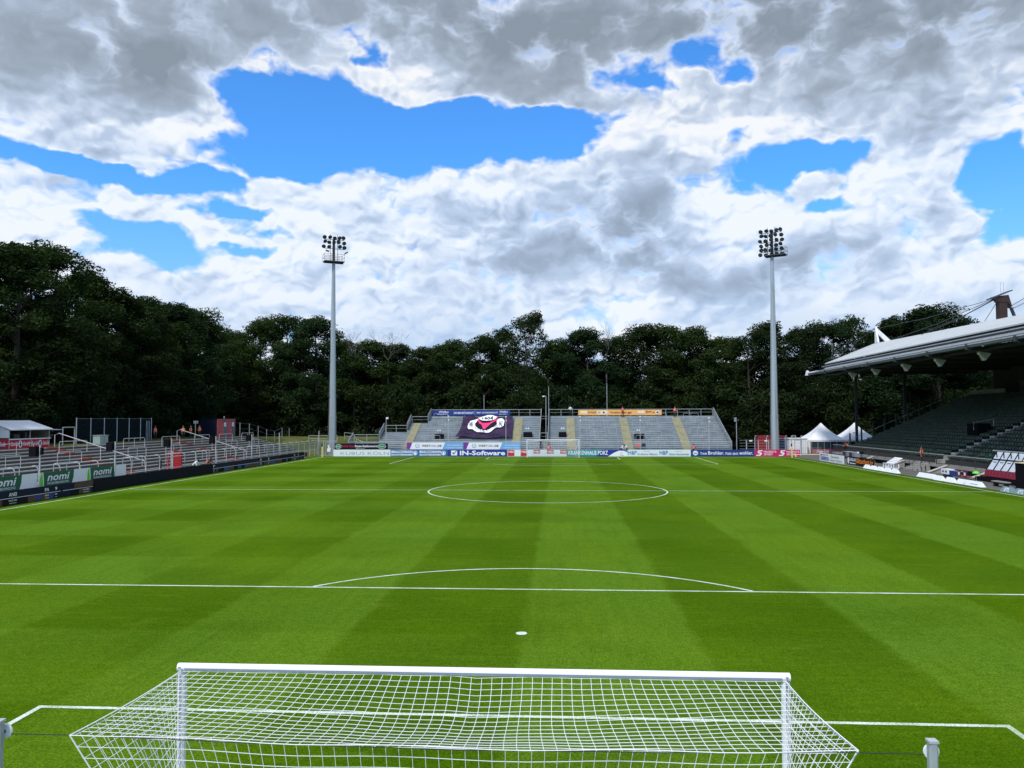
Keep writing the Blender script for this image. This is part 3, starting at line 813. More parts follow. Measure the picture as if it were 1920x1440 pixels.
TREES = [
 (-70.1,128,26.2,5.5,'broad dark tree on the skyline behind the left terrace, its loose crown seen against cloud'),
 (-70.6,138,27.2,6,'dark tree just right of the loose crowned tree behind the left terrace'),
 (-63.5,134,23.3,5.5,'dark tree on the falling skyline above the navy toilet container'),
 (-62.3,142,22.4,5.5,'low topped dark tree right of the navy toilet container'),
 (-54.7,136,23.9,6,'left one of two round topped trees left of the left floodlight mast'),
 (-50.5,140,25.5,6.5,'taller round topped tree between the toilet container and the left mast'),
 (-43.4,134,23.7,5.5,'dark tree directly behind the left floodlight mast'),
 (-41.2,142,20.6,5.5,'low dark tree just right of the left mast'),
 (-34.8,137,19.8,6,'low dark tree behind the bare dead treetops'),
 (-30.0,141,19.7,6,'dark tree behind the stepped left end of the far stand'),
 (-23.5,136,18.5,5.5,'lowest dark tree on the skyline, above the blue banner\'s left end'),
 (-19.4,142,20.1,6,'dark tree above the middle of the blue banner'),
 (-13.8,138,20.8,6,'dark tree above the purple flag'),
 (-9.7,143,23.1,5,'dark tree leaning against the left side of the tallest middle tree'),
 (-4.8,137,25.0,4.6,'tall knobbly tree standing above its neighbours over the middle of the far stand'),
 (1.1,142,20.1,6,'lower dark tree right of the tallest middle tree'),
 (6.2,137,21.5,6,'dome topped dark tree above the left part of the orange banner'),
 (12.2,143,21.0,6,'thin topped tree beside the bare tree over the orange banner'),
 (17.2,138,22.5,6,'dark tree above the right end of the orange banner'),
 (21.5,141,23.1,6,'bushy dark tree above the right half of the far stand'),
 (25.6,136,21.5,6,'dark tree above the right end of the far stand'),
 (32.3,143,20.6,6,'dark tree in the dip left of the right mast'),
 (35.4,137,21.2,5.5,'dark tree just left of the right floodlight mast'),
 (40.2,141,23.5,6,'tall dark tree directly behind the right floodlight mast'),
 (44.1,136,21.7,6,'dark tree right of the right floodlight mast'),
 (49.6,140,22.9,6,'dark tree above the first white pagoda tent'),
 (53.0,136,23.3,5.2,'loose topped tree above the tip of the main stand roof'),
 (59.5,142,22.0,6,'dark tree left of the white roof fin'),
 (60.1,133,23.0,6,'dark tree behind the white roof fin'),
 (63.5,126,23.6,8.2,'big rounded dark tree standing over the main stand roof'),
 (73.6,134,21.0,6,'dark tree at the right foot of the big rounded tree'),
 (80.6,130,21.2,5,'small tree top showing over the roof beside the brown pylon'),
 (90,134,18.0,7,'dark tree far right hidden behind the main stand roof'),
 (-56,56,17.5,5.5,'nearest dark tree beyond the drinks stall at the left picture edge'),
 (-60,70.4,23.0,6,'dark tree left of the tall trees above the drinks stall'),
 (-57,71.9,24.3,6.5,'tall tree over the drinks stall with airy branches against the sky'),
 (-62,80.5,26.5,6,'tall airy tree, the highest top at the left of the picture'),
 (-58,80.7,26.0,6,'tall airy tree right of the highest one at the left'),
 (-61,90.6,24.6,5.5,'dark tree on the right shoulder of the tall left trees'),
 (-57,92.1,22.6,6,'dark tree above the mesh screened enclosure'),
 (-60,103.7,23.0,6,'dark tree right above the stewards by the container'),
 (-58,107.4,22.5,6,'dark tree behind the navy toilet container'),
 (-61,121.1,24.0,6,'dark tree filling the gap right of the navy container'),
]
random.seed(11)
VARS = [3, 0, 4, 1, 6, 4, 2, 1, 6, 0, 1, 6, 0, 3, 7, 6, 2, 5, 0, 4, 6, 1, 7, 3, 0, 5, 5, 4, 0, 2, 1, 3, 2, 6, 4, 3, 4, 7, 1, 0, 6, 2, 0]
for i, (x, y, h, R, lb) in enumerate(TREES):
    tree(x, y, h, R, VARS[i % len(VARS)], random.random() * 6.28, lb)
# wood behind the first rows: seen only as a dark filling
for k in range(30):
    x = -104 + k * 6.9 + random.uniform(-1.5, 1.5); y = 152 + (k % 3) * 5 + random.uniform(-1.5, 1.5)
    tree(x, y, random.uniform(15.5, 18.0), 6.5, k % 8, random.random() * 6.28, 'one of the dark trees deep in the wood behind the front rows', 'trees deep in the wood')
for k in range(9):
    tree(-70 - (k % 2) * 4, 50 + k * 10, random.uniform(16, 19), 6.5, (k + 3) % 8, random.random() * 6.28, 'one of the dark trees deep in the wood left of the ground', 'trees deep in the wood on the left')

def scrub(name, label, pts, per, size, m):
    cs = np.array([p[:3] for p in pts]); rs = np.array([p[3] for p in pts])
    v = leaf_cloud(77 + len(pts), cs, rs, np.full(len(cs), per), size, 0.4)
    o = link(name, quads_mesh(name, v, m)); tag(o, label, 'undergrowth'); return stuff(o)
rg = random.Random(3)
pts = []
for k in range(300):
    x = rg.uniform(-72, 84); y = rg.uniform(128.5, 134); z = rg.uniform(0.5, 9.5) ** 1.0
    pts.append((x, y, z + 1.0, rg.uniform(1.0, 2.0)))
for k in range(110):
    pts.append((-76 + k * 1.5, rg.uniform(131, 136), rg.uniform(0.8, 3.2), 1.7))
scrub('undergrowth', 'dark bushes and low branches filling the wood edge behind the far stand', pts, 300, 0.19, leaf_a)
pts = []
for k in range(130):
    pts.append((rg.uniform(-57, -53.5), rg.uniform(48, 122), 3 + rg.uniform(0.3, 8.5), rg.uniform(0.9, 1.8)))
scrub('undergrowth', 'dark bushes and low branches at the wood edge behind the left terrace', pts, 300, 0.17, leaf_c)
pts = []
for k in range(90):
    pts.append((rg.uniform(60, 66), rg.uniform(95, 130), rg.uniform(0.5, 9), rg.uniform(1.0, 1.9)))
scrub('undergrowth', 'dark bushes beyond the far end of the main stand, seen under its roof', pts, 280, 0.17, leaf_b)

pts = [(-125 + k * 2.4, 150 + (k % 3) * 3, 1.5 + (k % 4) * 1.6, 3.0) for k in range(105)] + [(-86 + (k % 3) * 3, 40 + k * 1.5, 4 + (k % 4) * 1.6, 3.0) for k in range(70)]
scrub('undergrowth', 'dark undergrowth deep in the wood, closing the view between the trunks', pts, 260, 0.5, leaf_a)

def bare_tree(x, y, h, label, seed):
    r = random.Random(seed); m = MB()
    def br(p, d, L, rad, n):
        q = p + d * L
        mid = (p + q) / 2 + Vector((r.uniform(-.1, .1), r.uniform(-.1, .1), 0)) * L
        m.path([p, mid, q], rad, 4, rad * 0.6, caps=False)
        if n:
            for _ in range(3):
                dd = (d + Vector((r.uniform(-.75, .75), r.uniform(-.75, .75), r.uniform(-.1, .5)))).normalized()
                br(q if r.random() < .6 else mid, dd, L * r.uniform(.55, .8), rad * 0.62, n - 1)
    t = thing('bare_tree', label, 'tree', (x, y, 0), 0, 'leafless treetops')
    m.tube((0, 0, 0), (0, 0, h * 0.6), 0.2, 6, 0.13); obj('trunk', m, barkpale, t)
    m = MB(); br(Vector((0, 0, h * 0.6)), Vector((0, 0, 1)), h * 0.15, 0.07, 5)
    obj('branches', m, barkpale, t)
bare_tree(-36.3, 133, 21.2, 'left bare dead treetop sticking out above the wood right of the left mast', 4)
bare_tree(-30.2, 133.5, 21.6, 'right one of the bare dead treetops above the wood right of the left mast', 9)
bare_tree(9.4, 134, 22.5, 'bare dead treetop over the orange banner', 21)

# ================================================================== FAR STAND
NR, RY, RZ, Y0S, Z0S = 17, 0.75, 0.285, 111.0, 1.1
def barrier_mb(w, h=1.1, r=0.035):
    m = MB(); c = 0.14
    m.path([(0, 0, 0), (0, 0, h - c), (c * 0.35, 0, h - c * 0.3), (c, 0, h), (w - c, 0, h), (w - c * 0.35, 0, h - c * 0.3), (w, 0, h - c), (w, 0, 0)], r, 6)
    m.tube((w / 2, 0, 0), (w / 2, 0, h), r * 0.8, 5)
    return m
BAR_ME = barrier_mb(2.4, 1.0, 0.02).mesh('crush_barrier', [steel_l])
def stand_block(t, x0, x1, rows, first=0):
    for i in range(first, rows):
        y = Y0S + RY * i; z = Z0S + RZ * i
        r = obj('step', MB().box(x0, x1, y + 0.06, y + RY + 0.04, z - RZ, z - 0.035), standm, t)
        obj('nosing', MB().box(x0 + 0.01, x1 - 0.01, y, y + 0.30, z - 0.033, z + 0.015), standn, r)
def guard(t, x, y0, z0, y1, z1, nm='side_guard'):
    m = MB(); m.path([(x, y0, z0), (x, y1, z1)], 0.035, 5); gd = obj('guard_rail', m, steel_l, t)
    k = max(2, int((y1 - y0) / 1.1)); m = MB()
    for i in range(k + 1):
        f = i / k; y = y0 + (y1 - y0) * f; z = z0 + (z1 - z0) * f
        m.tube((x, y, z), (x, y, z - 1.1), 0.025, 4)
    obj('guard_bars', m, steel, gd)
    obj(nm, MB().prism_x([(y0, z0 - 0.12), (y0, z0 - 1.1), (y1, z1 - 1.1), (y1, z1 - 0.12)], x - 0.012, x + 0.012), standm, t)
def back_rail(t, x0, x1, y, z, h=1.12, mids=(0.55,), sp=1.9):
    k = max(1, round((x1 - x0) / sp))
    m = MB(); m.tube((x0, y, z + h), (x1, y, z + h), 0.035, 5); obj('top_rail', m, steel_l, t)
    for q in mids: obj('middle_rail', MB().tube((x0, y, z + h * q), (x1, y, z + h * q), 0.022, 4), steel, t)
    for i in range(k + 1):
        xx = x0 + (x1 - x0) * i / k
        obj('rail_post', MB().tube((xx, y, z), (xx, y, z + h), 0.035, 4), steel_l, t)
def aisle(t, x0, x1, rows, first=0):
    for i in range(first, rows):
        y = Y0S + RY * i; z = Z0S + RZ * i
        o = obj('aisle_step', MB().box(x0, x1, y - 0.03, y + 0.60, z - RZ + 0.01, z + 0.03), ply, t)
        o2 = obj('half_step', MB().box(x0, x1, y - 0.33, y - 0.034, z - RZ + 0.01, z - RZ * 0.5 + 0.03), ply, o)
WY = Y0S + RY * NR; WZ = Z0S + RZ * NR
L = thing('grandstand', 'left block of the grey far terrace stand, with the blue banner and purple flag', 'grandstand', (0, 0, 0), 0, 'blocks of the grey far stand')
stand_block(L, -20.8, -2.15, NR)
stand_block(L, -23.6, -20.803, 14)
stand_block(L, -27.3, -23.603, 9)
stand_block(L, -31.4, -27.303, 4)
aisle(L, -23.05, -21.85, 14); aisle(L, -6.45, -5.1, NR)
obj('top_walkway', MB().box(-20.8, -2.15, WY + 0.05, WY + 1.3, WZ - 0.3, WZ), standm, L)
back_rail(L, -20.75, -2.2, WY + 1.25, WZ)
back_rail(L, -23.55, -20.85, Y0S + RY * 14 + 0.3, Z0S + RZ * 13, 1.1)
back_rail(L, -27.25, -23.65, Y0S + RY * 9 + 0.3, Z0S + RZ * 8, 1.1)
back_rail(L, -31.35, -27.35, Y0S + RY * 4 + 0.3, Z0S + RZ * 3, 1.1)
guard(L, -20.85, Y0S + RY * 14, Z0S + RZ * 14 + 1.1, WY + 1.2, WZ + 1.3)
guard(L, -23.65, Y0S + RY * 9, Z0S + RZ * 9 + 1.1, Y0S + RY * 14, Z0S + RZ * 14 + 1.2)
guard(L, -27.35, Y0S + RY * 4, Z0S + RZ * 4 + 1.1, Y0S + RY * 9, Z0S + RZ * 9 + 1.2)
guard(L, -31.45, Y0S, Z0S + 1.0, Y0S + RY * 4, Z0S + RZ * 4 + 1.2)
guard(L, -2.12, Y0S, Z0S + 1.0, WY + 1.2, WZ + 1.3)
Rr = thing('grandstand', 'right block of the grey far terrace stand, with the orange banner along its top', 'grandstand', (0, 0, 0), 0, 'blocks of the grey far stand')
stand_block(Rr, -0.8, 26.5, NR)
for a_ in ((2.05, 3.4), (10.7, 12.05), (19.35, 20.75)): aisle(Rr, a_[0], a_[1], NR)
obj('top_walkway', MB().box(-0.8, 26.5, WY + 0.05, WY + 1.3, WZ - 0.3, WZ), standm, Rr)
back_rail(Rr, -0.75, 26.45, WY + 1.25, WZ)
guard(Rr, 26.55, Y0S, Z0S + 0.9, WY + 1.3, WZ + 1.35)
guard(Rr, -0.84, Y0S, Z0S + 1.0, WY + 1.2, WZ + 1.3)
for t, xa, xb in ((L, -31.4, -2.15), (Rr, -0.8, 26.5)):
    fp = obj('front_panel', MB().box(xa, xb, 110.9, 111.0, 0.0, 0.82), standm, t)
    k = int((xb - xa) / 2.0)
    m = MB(); m.tube((xa, 110.7, 2.0), (xb, 110.7, 2.0), 0.035, 5); m.tube((xa, 110.7, 1.5), (xb, 110.7, 1.5), 0.02, 4)
    obj('front_rail', m, steel_l, t)
    for i in range(k + 1):
        xx = xa + (xb - xa) * i / k
        obj('front_post', MB().tube((xx, 110.7, 0.0), (xx, 110.7, 2.0), 0.035, 4), steel, t)
rb = random.Random(8)
for i in (1, 3, 5, 7, 9, 11, 13, 15):
    for t, xa, xb in ((L, -20.0, -9.2), (L, -4.8, -2.9), (Rr, 4.0, 10.2), (Rr, 12.6, 19.0), (Rr, 21.2, 26.3)):
        x = xa + (0.0 if (i // 2) % 2 else 1.7)
        while x + 2.4 < xb + 0.4:
            if not (-18.2 < x < -6.0 and i >= 3):
                o = link('crush_barrier', BAR_ME, t, (x, Y0S + RY * i + 0.08, Z0S + RZ * i))
            x += 3.45 if rb.random() < 0.75 else 4.4
for x, i, w in ((-18.6, 5, 1.35), (-4.75, 6, 1.4), (-0.1 + 0.9, 6, 1.2), (12.5, 5, 1.5)):
    t = L if x < -1 else Rr
    hx = obj('exit_hatch', MB().box(x, x + w, Y0S + RY * i - 0.25, Y0S + RY * i + 0.5, Z0S + RZ * i - 0.22, Z0S + RZ * i + 0.62), black, t)
    obj('hatch_frame', MB().box(x - 0.06, x + w + 0.06, Y0S + RY * i - 0.27, Y0S + RY * i - 0.2, Z0S + RZ * i - 0.36, Z0S + RZ * i - 0.24), steel_l, hx)
    for dx in (0.45, 0.8): obj('notice', MB().box(x + dx - 0.1, x + dx + 0.1, Y0S + RY * i - 0.02, Y0S + RY * i, Z0S + RZ * i + 1.1, Z0S + RZ * i + 1.3), whitep, t)
# stair between the two blocks
t = thing('gap_stair', 'narrow grey stair in the dark gap between the two blocks of the far stand', 'stair', (0, 0, 0))
for i in range(8): obj('step', MB().box(-2.0, -0.95, 111.4 + 0.4 * i, 111.85 + 0.4 * i, 0, 0.25 + 0.25 * i), standm, t)
back_rail(t, -2.0, -0.95, 114.9, 2.2, 1.1, (0.5,), 1.0)
obj('cross_rail', MB().tube((-2.0, 120, 5.9), (-0.95, 120, 5.9), 0.03, 4), steel, t); obj('cross_rail', MB().tube((-2.0, 120, 5.5), (-0.95, 120, 5.5), 0.03, 4), steel, t)

# banners along the top rail
by = WY + 1.16
board('banner', 'blue security firm banner along the top rail of the far stand\'s left block', 'banner', (-20.6, by, WZ + 0.14), 0, 13.2, 0.88, deepblue,
      [('text', 'Walko', 1.0, 2.7, 0.46, 0.78, whitep, 0.15), ('text', 'SECURITY', 0.8, 2.6, 0.14, 0.26, whitep),
       ('text', 'SICHERHEITSDIENST', 3.6, 7.0, 0.26, 0.60, whitep), ('poly', [(7.15, 0.08), (7.2, 0.08), (7.2, 0.8), (7.15, 0.8)], skyblue), ('text', 'OBJEKT- UND PERSONENSCHUTZ', 7.45, 11.1, 0.26, 0.60, whitep),
       ('text', 'Walko', 11.35, 12.8, 0.46, 0.78, whitep, 0.15), ('text', 'SECURITY', 11.35, 12.7, 0.14, 0.26, whitep)], 0.02, posts=False)
board('banner', 'orange banner along the top rail of the far stand\'s right block', 'banner', (4.1, by, WZ + 0.14), 0, 13.9, 0.88, orange,
      [('poly', [(0.35, 0.25), (1.5, 0.25), (1.5, 0.75), (0.35, 0.75)], cream), ('text', 'kommt', 1.65, 3.0, 0.26, 0.74, brown), ('poly', [(3.15, 0.12), (4.9, 0.12), (4.9, 0.78), (3.15, 0.78)], cream), ('text', 'von', 3.25, 3.7, 0.3, 0.6, brown),
       ('disc', 4.0 + 0.25, 0.44, 0.3, 0.3, whitep), ('disc', 4.25, 0.44, 0.2, 0.2, brown),
       ('text', 'koeln-der.ga', 5.4, 8.9, 0.20, 0.62, brown), ('poly', [(9.9, 0.25), (11.1, 0.25), (11.1, 0.75), (9.9, 0.75)], cream), ('text', 'Sport', 11.25, 12.2, 0.3, 0.78, brown), ('text', 'von', 12.35, 12.7, 0.3, 0.55, brown),
       ('disc', 13.2, 0.44, 0.3, 0.3, whitep), ('disc', 13.2, 0.44, 0.2, 0.2, brown)], 0.02, posts=False)

# club flag draped over the steps
def flag_pt(u, v, off=0.0):      # u 0..1 left-right, v 0..1 bottom-top
    x = (-15.15 + 8.35 * u) * v + (-15.35 + 8.8 * u) * (1 - v) + 0.35 * math.sin(v * PI) * (1 - u) + 0.12 * math.sin(u * 7) * (1 - v)
    wr = 0.05 * math.sin(u * 17 + v * 5) + 0.035 * math.sin(v * 23 + u * 9) + 0.05 * math.sin((u + v) * 13)
    y = 113.9 + 8.7 * v; zz = Z0S + RZ * (y - Y0S) / RY + 0.42 + wr
    return (x, y - off * 0.35, zz + off + (0.10 * math.sin(u * 9) if v < 0.05 else 0))
fl = thing('club_flag', 'large dark purple flag with white winged emblem and 1904, draped over the far stand', 'flag', (0, 0, 0))
def sheet(f, nu, nv, u0=0, u1=1, v0=0, v1=1):
    m = MB(); m.v = [f(u0 + (u1 - u0) * i / nu, v0 + (v1 - v0) * j / nv) for j in range(nv + 1) for i in range(nu + 1)]
    m.f = [(j * (nu + 1) + i, j * (nu + 1) + i + 1, (j + 1) * (nu + 1) + i + 1, (j + 1) * (nu + 1) + i) for j in range(nv) for i in range(nu)]
    m.mi = [0] * len(m.f); return m
obj('cloth', sheet(flag_pt, 40, 20), flagp, fl, smooth=True)
def on_flag(poly, off, mname, m_, parent=fl):
    bm = bmesh.new(); vs = [bm.verts.new((u, v, 0)) for u, v in poly]; bm.faces.new(vs)
    bmesh.ops.triangulate(bm, faces=bm.faces[:])
    for _ in range(5): bmesh.ops.subdivide_edges(bm, edges=[e for e in bm.edges if e.calc_length() > 0.035], cuts=1); bmesh.ops.triangulate(bm, faces=bm.faces[:])
    for v in bm.verts: v.co = Vector(flag_pt(v.co.x, v.co.y, off))
    me = bpy.data.meshes.new(mname); bm.to_mesh(me); bm.free(); me.materials.append(m_)
    return link(mname, me, parent)
def fz(x, y): return ((x - 130) / (1400 - 130), (830 - y) / (830 - 320))     # reference drawing units -> flag u, v
wing = [(515, 405), (460, 440), (320, 450), (290, 500), (288, 600), (330, 645), (430, 650), (500, 700), (590, 738), (720, 742), (830, 735), (920, 690), (1010, 640), (1120, 610), (1190, 560), (1200, 450), (1150, 400), (1110, 390), (1040, 410), (960, 430), (760, 470), (600, 450)]
halo = [(500, 380), (620, 340), (760, 325), (900, 335), (1030, 375), (1115, 370), (1165, 385), (1215, 445), (1205, 570), (1130, 628), (1020, 658), (925, 710), (835, 755), (720, 762), (580, 756), (490, 715), (425, 668), (320, 662), (272, 605), (275, 495), (312, 434), (455, 424)]
on_flag([fz(*p) for p in halo], 0.05, 'emblem_outline', blackprint)
on_flag([fz(*p) for p in wing], 0.11, 'emblem_wing', whitep)
on_flag([fz(*p) for p in [(520, 452), (450, 530), (480, 590), (590, 655), (720, 670), (850, 655), (960, 610), (1025, 540), (1000, 460), (900, 420), (600, 420)]], 0.17, 'emblem_inner', blackprint)
on_flag([fz(*p) for p in [(515, 405), (620, 360), (760, 345), (900, 355), (1015, 390), (950, 440), (860, 468), (760, 478), (640, 475), (570, 455)]], 0.29, 'emblem_cap', whitep)
on_flag([fz(*p) for p in [(500, 425), (560, 470), (640, 520), (830, 520), (900, 475), (1040, 395), (1010, 455), (850, 560), (740, 660), (700, 660), (630, 560), (560, 530)]], 0.23, 'emblem_chevron', pink)
def on_flag_text(body, x0, y0, x1, y1, m_, sh=0):
    v, f = text_raw(body, 2, 0.02); m = MB()
    pts = [fz(x0 + (x1 - x0) * a + sh * b, y1 + (y0 - y1) * b) for a, b in v]
    m.add([flag_pt(u, w_, 0.35) for u, w_ in pts], f); obj('lettering', m, m_, fl)
on_flag_text('1904', 630, 380, 910, 450, black)
on_flag_text('VIK', 320, 500, 410, 610, black)
for k, (ch, x, y) in enumerate(zip('TORIA', (490, 560, 640, 715, 800), (640, 668, 690, 695, 678))): on_flag_text(ch, x, y, x + 36, y + 46, black)
on_flag_text('KOLN', 930, 595, 1060, 635, black); on_flag_text('FC', 1080, 490, 1165, 600, black)

# ================================================================== PITCH-SIDE BOARDS, far end
BY = 107.4
def bx_(px): return (px - 1050) * 0.07845 + 1.03
B = 0.98
def fb(nm, label, p0, p1, base, items, y=BY, h=B, z=0.0, grp='advertising boards along the far goal line', posts=True):
    return board(nm, label, 'advertising board', (bx_(p0), y, z), 0, bx_(p1) - bx_(p0) - 0.03, h, base, items, 0.05, grp, posts=posts)
fb('advertising_board', 'white board with thin grey letters reading KUBUS KOLN', 620, 730, paleboard,
   [('text', 'KUBUS KÖLN', 1.1, 8.35, 0.20, 0.76, greyp, 0.0, -0.008)])
it = []
for k in range(2):
    o = 4.22 * k
    it += [('text', 'BRAUCKMANN', 0.12 + o, 3.3 + o, 0.46, 0.86, whitep, 0, 0.03), ('text', 'BAUUNTERNEHMEN', 0.12 + o, 3.3 + o, 0.10, 0.36, whitep, 0, 0.03), ('ring', 3.68 + o, 0.48, 0.24, 0.33, whitep), ('disc', 3.68 + o, 0.45, 0.16, 0.2, whitep)]
fb('advertising_board', 'blue board with a building firm\'s name written twice in white', 730, 838, midblue, it)
fb('advertising_board', 'dark blue board reading IN-Software in large white letters', 838, 951, royal,
   [('poly', [(0.55, 0.14), (1.45, 0.14), (1.45, 0.86), (0.55, 0.86)], whitep), ('poly', [(0.7, 0.5), (0.95, 0.25), (1.42, 0.86), (1.3, 0.86), (0.97, 0.48), (0.8, 0.62)], royal), ('text', 'IN-Software', 1.85, 8.55, 0.16, 0.84, whitep, 0, 0.03)])
it = []
for k, px in enumerate((951, 976, 1000, 1025, 1050)):
    o = bx_(px) - bx_(951) + (0.05 if k == 0 else 0)
    it += [('poly', [(o, 0.42 if k > 1 else 0.05), (o + 1.0, 0.42 if k > 1 else 0.05), (o + 1.0, 0.95), (o, 0.95)], redsign), ('text', 'MBS', o + 0.1, o + 0.92, 0.5, 0.82, whitep, 0.1)]
fb('advertising_board', 'white board with small red MBS squares behind the far goal', 951, 1062, paleboard, it)
fb('advertising_board', 'teal and blue board reading KRANKENHAUS PORZ beside the far goal', 1062, 1175, teal,
   [('poly', [(4.3, 0), (6.0, 0), (8.6, 0.98), (5.1, 0.98)], royal), ('poly', [(6.0, 0), (8.84, 0), (8.84, 0.55), (8.3, 0.82), (7.6, 0.85), (6.9, 0.55)], whitep), ('text', 'KRANKENHAUS PORZ', 0.25, 6.0, 0.22, 0.84, whitep, 0, 0.02),
    ('ring', 8.0, 0.42, 0.16, 0.2, orange2, 0.6, 5.4), ('text', 'mk', 7.75, 8.35, 0.1, 0.22, greyp)])
fb('advertising_board', 'pale board with blue H&P letters and craftsmen slogans', 1175, 1291, paleboard,
   [('text', 'H&P', 0.1, 1.3, 0.24, 0.84, midblue, 0, 0.02), ('text', 'Dreifacher Meister', 1.4, 4.35, 0.18, 0.5, greyp, 0, 0.02), ('text', '* * *', 2.3, 3.2, 0.68, 0.80, greyp),
    ('text', 'H&P', 4.6, 5.8, 0.24, 0.84, midblue, 0, 0.02), ('text', 'Deine Handwerker', 5.95, 8.85, 0.18, 0.5, greyp, 0, 0.02), ('text', '* * *', 6.9, 7.8, 0.68, 0.80, greyp)])
fb('advertising_board', 'dark blue mineral water board with white slogan and round red and white logo', 1291, 1407, deepblue,
   [('disc', 0.65, 0.5, 0.42, 0.38, skyblue), ('disc', 0.65, 0.5, 0.32, 0.3, whitep), ('poly', [(0.42, 0.4), (0.88, 0.4), (0.88, 0.55), (0.42, 0.55)], redsign),
    ('text', 'Trink', 1.3, 2.3, 0.26, 0.62, whitep, 0.05), ('text', 'Brohler.', 2.45, 4.75, 0.26, 0.78, whitep), ('text', 'Fühl dich', 4.95, 6.75, 0.24, 0.62, whitep), ('text', 'wohler.', 6.9, 8.85, 0.26, 0.78, whitep)])
it = []
for k in range(2):
    o = 3.2 * k + 0.15
    it += [('poly', [(o + 0.25, 0.62), (o + 0.42, 0.9), (o + 1.0, 0.9), (o + 0.93, 0.76), (o + 0.55, 0.76), (o + 0.5, 0.62)], whitep), ('poly', [(o + 0.25, 0.62), (o + 0.75, 0.62), (o + 0.9, 0.38), (o + 0.4, 0.44)], whitep), ('poly', [(o + 0.02, 0.1), (o + 0.6, 0.1), (o + 0.9, 0.38), (o + 0.6, 0.4), (o + 0.48, 0.25), (o + 0.1, 0.25)], whitep),
           ('text', 'MAGENTA', o + 1.15, o + 2.95, 0.54, 0.82, whitep), ('text', 'SPORT', o + 1.15, o + 2.4, 0.17, 0.45, whitep)]
fb('advertising_board', 'magenta sports channel board with white stripes logo at the right corner', 1407, 1489, magenta, it)
# upper row
def bx2(px): return (px - 1050) * 0.0793 + 1.03
board('advertising_board', 'black sausage stand board with green oval logos at both ends, over the white KUBUS board', 'advertising board', (bx2(623), 108.6, 0.0), 0, bx2(725) - bx2(623), 0.9, blackprint,
      [('disc', 0.55, 0.45, 0.44, 0.34, whitep), ('disc', 0.55, 0.45, 0.40, 0.30, kit_green), ('text', 'Rasen', 0.27, 0.83, 0.38, 0.52, whitep), ('text', 'Ruf Dir Deine', 1.1, 3.0, 0.34, 0.66, magenta), ('text', 'Rasen-Stadionwurst', 3.1, 6.5, 0.34, 0.68, whitep, 0, 0.02),
       ('text', 'stadionwurst.de', 3.2, 4.6, 0.13, 0.22, whitep), ('disc', 7.15, 0.45, 0.62, 0.36, whitep), ('disc', 7.15, 0.45, 0.57, 0.32, kit_green), ('text', 'Rasen', 6.8, 7.5, 0.38, 0.54, whitep)], 0.05, 'boards of the upper row at the far end', z0=0.96)
def westoel(px0, px1, label, tail):
    x0 = bx2(px0); w = bx2(px1) - x0 - 0.02
    board('advertising_banner', label, 'advertising banner', (x0, 108.6, 0), 0, w, 1.0, skyblue,
          [('poly', [(0.0, 0.0), (0.55, 0.0), (0.95, 1.0), (0.0, 1.0)], purple), ('poly', [(0.45, 0.0), (w - 3.1 - tail, 0.0), (w - 2.7 - tail, 1.0), (0.85, 1.0)], whitep), ('ring', 1.6, 0.5, 0.24, 0.32, greyp, 2.0, 7.6), ('ring', 1.6, 0.5, 0.1, 0.14, skyblue),
           ('text', 'WEST', 2.25, 3.55, 0.36, 0.66, black, 0, 0.02), ('text', 'OEL', 3.6, 4.5, 0.36, 0.66, greyp), ('text', '.DE', 4.55, 5.25, 0.36, 0.66, black, 0, 0.02),
           ('text', 'WIR IHR ENERGIEPLUS', w - 2.35 - tail * 0.3, w - 0.15, 0.50, 0.66, whitep), ('text', 'IN DER REGION UNTERWEGS', w - 2.5 - tail * 0.3, w - 0.15, 0.12, 0.28, whitep)], 0.03, 'boards of the upper row at the far end', z0=1.0)
westoel(761, 868, 'left one of two purple, white and light blue banners on the far stand front', 0.0)
westoel(868.3, 976, 'right one of two purple, white and light blue banners on the far stand front', 0.0)

def slim_pole(x, y, h, label, kind, grp):
    t = thing('slim_pole' if kind != 'lamp' else 'lamp_post', label, 'pole' if kind != 'lamp' else 'lamp post', (x, y, 0), 0, grp)
    obj('pole', MB().tube((0, 0, 0), (0, 0, h), 0.055, 6, 0.04), steel_l, t)
    if kind == 'net':
        obj('pulley_head', MB().box(-0.1, 0.1, -0.1, 0.08, h, h + 0.16), whitep, t)
        obj('cable_guide', MB().prism_y([(-0.05, h - 0.55), (0.12, h - 0.6), (0.05, h - 0.3)], -0.1, -0.04), whitep, t)
    elif kind == 'lamp':
        obj('arm', MB().path([(0, 0, h), (0.06, 0, h + 0.2), (-0.25, -0.05, h + 0.22)], 0.03, 5), steel_l, t)
        obj('lamp_head', MB().box(-0.55, -0.2, -0.2, 0.1, h + 0.08, h + 0.24).add([(-0.6, -0.22, h + 0.05), (-0.2, -0.22, h + 0.05), (-0.2, 0.12, h + 0.05), (-0.6, 0.12, h + 0.05)], [(0, 1, 2, 3)]), whitep, t)
    elif kind == 'camera':
        obj('camera_box', MB().box(0.03, 0.34, -0.2, 0.15, h - 0.28, h - 0.02), whitep, t)
        obj('bracket', MB().tube((0, 0, h - 0.1), (0.2, 0, h - 0.1), 0.02, 4), steel_l, t)
PG = 'thin poles in front of the far stand'
slim_pole(-15.8, 109.8, 5.85, 'thin pole in front of the far stand left of the purple flag', 'net', PG)
slim_pole(-7.1, 109.8, 5.75, 'thin pole in front of the purple flag\'s right edge', 'net', PG)
slim_pole(4.0, 109.8, 5.75, 'thin pole in front of the far stand just right of the far goal', 'net', PG)
slim_pole(12.9, 109.8, 5.75, 'thin pole in front of the far stand between the middle and right aisles', 'net', PG)
